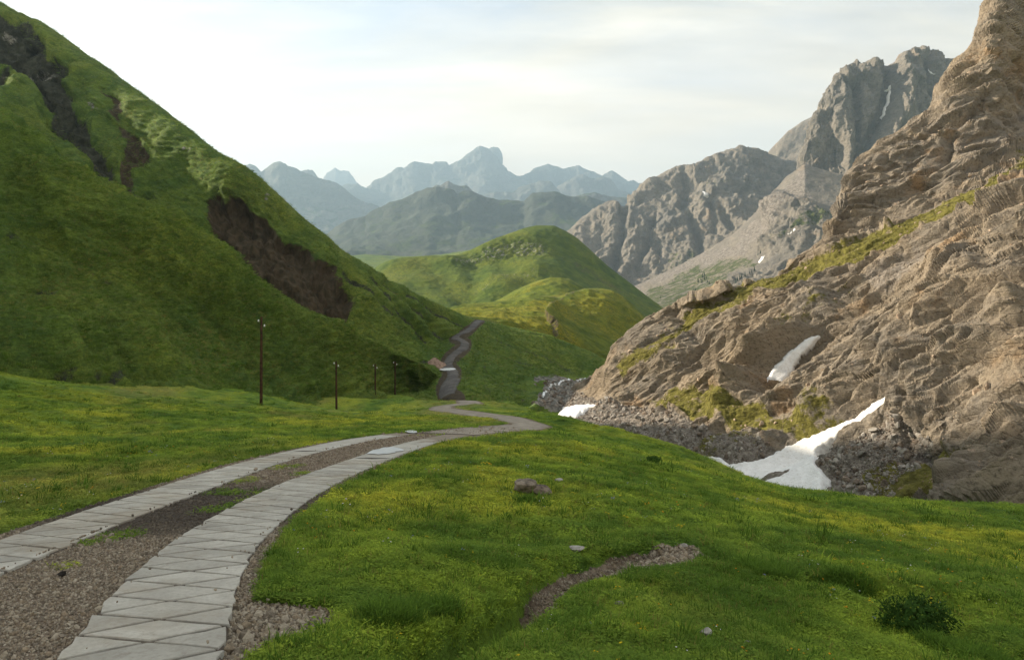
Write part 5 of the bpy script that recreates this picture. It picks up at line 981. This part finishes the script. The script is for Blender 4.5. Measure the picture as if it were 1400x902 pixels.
# long grass on the hillsides
HS = [tuft('a_hill', MLH, 26, 0.30, 0.26, 0.016, 11, 1.0), tuft('b_hill', MLH, 20, 0.24, 0.30, 0.018, 12, 1.2), tuft('c_hill', MLY, 12, 0.26, 0.25, 0.010, 13, 0.9), tuft('d_hill', MLD, 24, 0.30, 0.24, 0.016, 14, 0.9)]
def hill_grass():
    rg = np.random.default_rng(91); Ps, Ss, Is = [], [], []
    for G, n, lim in ((G_FRONT, 52000, 620), (G_RIDGE, 26000, 660), (G_SPUR, 22000, 850)):
        px, py = proj(G); mm = (px > -30) & (px < lim) & (py > -10) & (py < 560)
        if G is G_SPUR:
            nr_, _, _ = linedist(px, py, ROAD3); mm &= nr_ > np.interp(py, [437, 460, 510, 550], [5, 8, 12, 16]); mm &= ~inpoly(px, py, [(720,515),(880,510),(900,600),(720,600)])
        if G is G_RIDGE: mm &= ~inpoly(px, py, [(281,270),(330,273),(372,303),(447,365),(492,440),(500,470),(430,445),(345,380),(290,312)]) & ~inpoly(px, py, [(0,20),(62,80),(100,140),(140,205),(205,290),(150,255),(70,150),(0,80)])
        ok = np.where(mm.ravel())[0]; k = rg.choice(ok, n); p = G.reshape(-1, 3)[k] + rg.normal(0, 0.2, (n, 3)) * (1, 1, 0); h = perlin(p / 7.0); s = rg.uniform(0.5, 1.1, n) * (1 + 0.3 * h) * (1.0 if G is G_FRONT else 1.25)
        i = rg.choice(4, n, p=[0.42, 0.34, 0.12, 0.12]); i = np.where((perlin(p / 11 + 7) > 0.25) & (rg.uniform(size=n) < 0.25), 3, i); i = np.where((perlin(p / 15 + 3) > 0.22) & (rg.uniform(size=n) < 0.35), 2, i)
        Ps.append(p - (0, 0, 0.05)); Ss.append(s); Is.append(i)
    p = np.vstack(Ps); s = np.concatenate(Ss); m = len(s)
    scatter('hill_grass', p, np.stack([rg.normal(0, 0.15, m), rg.normal(0, 0.15, m), rg.uniform(0, 6.28, m)], -1), np.stack([s] * 3, -1), np.concatenate(Is), HS, 'rough tufted grass on the hillsides')
hill_grass()

# ------------------------------------------------------------------ shrubs and far conifers
def shrub(label, px, py, r, h, leaf, n, mat, seed):
    x, y = hit(px, py); root = bpy.data.objects.new('shrub', None); COL.objects.link(root); root.location = (x, y, gz1(x, y)); rg = np.random.default_rng(seed); V, F = [], []
    for _ in range(n):
        u = rg.normal(size=3); u /= np.linalg.norm(u); q = u * rg.uniform(0.45, 1.0) ** 0.5; q = q * (1 + 0.75 * float(perlin(u[None] * 1.6 + seed)[0])); c = np.array((q[0] * r, q[1] * r * 0.8, (q[2] * 0.5 + 0.48) * h)); c[2] = max(c[2], 0.02)
        a = rg.normal(size=3); a /= np.linalg.norm(a); b = np.cross(a, u); b /= np.linalg.norm(b) + 1e-6; l = leaf * rg.uniform(0.6, 1.3); m = len(V); V += [tuple(c - a * l), tuple(c - b * l * 0.45), tuple(c + a * l), tuple(c + b * l * 0.45)]; F.append([m, m + 1, m + 2, m + 3])
    mesh_obj('foliage', np.array(V), F, mat, root, smooth=False); V, F = [], []
    for _ in range(9):
        t = np.array((rg.normal(0, 0.5) * r, rg.normal(0, 0.4) * r, h * rg.uniform(0.4, 0.8))); m = len(V); V += [(-.006, 0, -0.03), (.006, 0, -0.03), (0, .008, -0.03), tuple(t + (0.002, 0, 0)), tuple(t + (-0.002, 0, 0)), tuple(t + (0, 0.002, 0))]; F += [[m, m + 1, m + 3, m + 4], [m + 1, m + 2, m + 5, m + 3], [m + 2, m, m + 4, m + 5]]
    mesh_obj('stem', np.array(V), F, MAT_WOOD, root, smooth=False); tag(root, label, 'shrub'); return root
MSD = mat_leaf('shrub leaves', 0, fixed=(0.045, 0.095, 0.018)); MSG = mat_leaf('bright shrub leaves', 0, fixed=(0.07, 0.115, 0.016))
shrub('dark green bushy shrub standing alone in the yellow-flowered meadow', 1254, 858, 0.33, 0.36, 0.022, 2600, MSD, 3)
shrub('bright yellow-green leafy plant beside the ditch mouth', 600, 902, 0.30, 0.18, 0.022, 900, MSG, 6)
shrub('small dark bush on the meadow brow above the snow', 893, 636, 0.24, 0.28, 0.04, 700, MSD, 8)
def conifers():
    rg = np.random.default_rng(21); mat = mat_simple('conifer needles', (0.012, 0.022, 0.010), (0.03, 0.045, 0.018), 0.6, 0, rand=0.3); V, F = [], []
    for lvl in range(7):
        z0 = 0.10 + lvl * 0.13; r = 0.20 * (1 - lvl / 7.5); k = 9; m = len(V); V.append((0, 0, min(1.0, z0 + 0.22)))
        V += [(r * (1 + 0.35 * rg.normal() * 0.6) * math.cos(2 * math.pi * i / k), r * (1 + 0.2 * rg.normal()) * math.sin(2 * math.pi * i / k), z0 + rg.normal(0, 0.02)) for i in range(k)]; F += [[m, m + 1 + i, m + 1 + (i + 1) % k] for i in range(k)]
    m = len(V); V += [(0.02, 0, -0.05), (-0.01, 0.017, -0.05), (-0.01, -0.017, -0.05), (0, 0, 0.5)]; F += [[m, m + 1, m + 3], [m + 1, m + 2, m + 3], [m + 2, m, m + 3]]
    base = mesh_obj('conifer_tree', np.array(V), F, mat, smooth=False); px, py = proj(G_TALUS); G = G_TALUS.reshape(-1, 3); first = True
    spots = [(955,386),(958,383),(961,380),(963,377),(964,383),(960,387),(967,386),(970,389),(966,381),(948,400),(951,397),(945,403),(941,406),(954,402),(1008,384),(1011,382),(1014,380),(1006,388),(1018,378),(1028,372),(1031,370),(1025,375),(978,400),(981,397),(974,403),(906,405),(903,408),(1036,349),(1039,347),(932,410)]
    for k, (x, y) in enumerate(spots):
        i = int(((px - x) ** 2 + (py - y) ** 2).argmin()); o = base if first else base.copy()
        if not first: COL.objects.link(o)
        first = False; s = rg.uniform(4, 8.5); o.location = G[i] - (0, 0, 0.4); o.scale = (s, s, s); o.rotation_euler = (0, 0, rg.uniform(0, 6.28)); tag(o, 'tiny dark conifer on the green slope below the cliffs', 'tree', 'conifers dotted over the far green slope')
conifers()

# ------------------------------------------------------------------ air
def haze_box():
    x0, x1, y0, y1, z0, z1 = -7500, 7500, -1500, 13500, -64, 2050
    V = [(x, y, z) for x in (x0, x1) for y in (y0, y1) for z in (z0, z1)]
    F = [[0,1,3,2],[4,6,7,5],[0,4,5,1],[2,3,7,6],[0,2,6,4],[1,5,7,3]]
    m = bpy.data.materials.new('air'); m.use_nodes = True; t = m.node_tree; t.nodes.clear()
    o = t.nodes.new('ShaderNodeOutputMaterial'); v = t.nodes.new('ShaderNodeVolumePrincipled')
    v.inputs['Color'].default_value = (0.335, 0.47, 0.60, 1); v.inputs['Density'].default_value = HAZE_DENSITY; v.inputs['Anisotropy'].default_value = 0.25
    t.links.new(v.outputs[0], o.inputs['Volume'])
    ob = mesh_obj('haze', np.array(V, float), F, m, smooth=False); tag(ob, 'thin blue haze filling the valley air', kind='stuff')
    bm = ob.data; bm.validate()
haze_box()
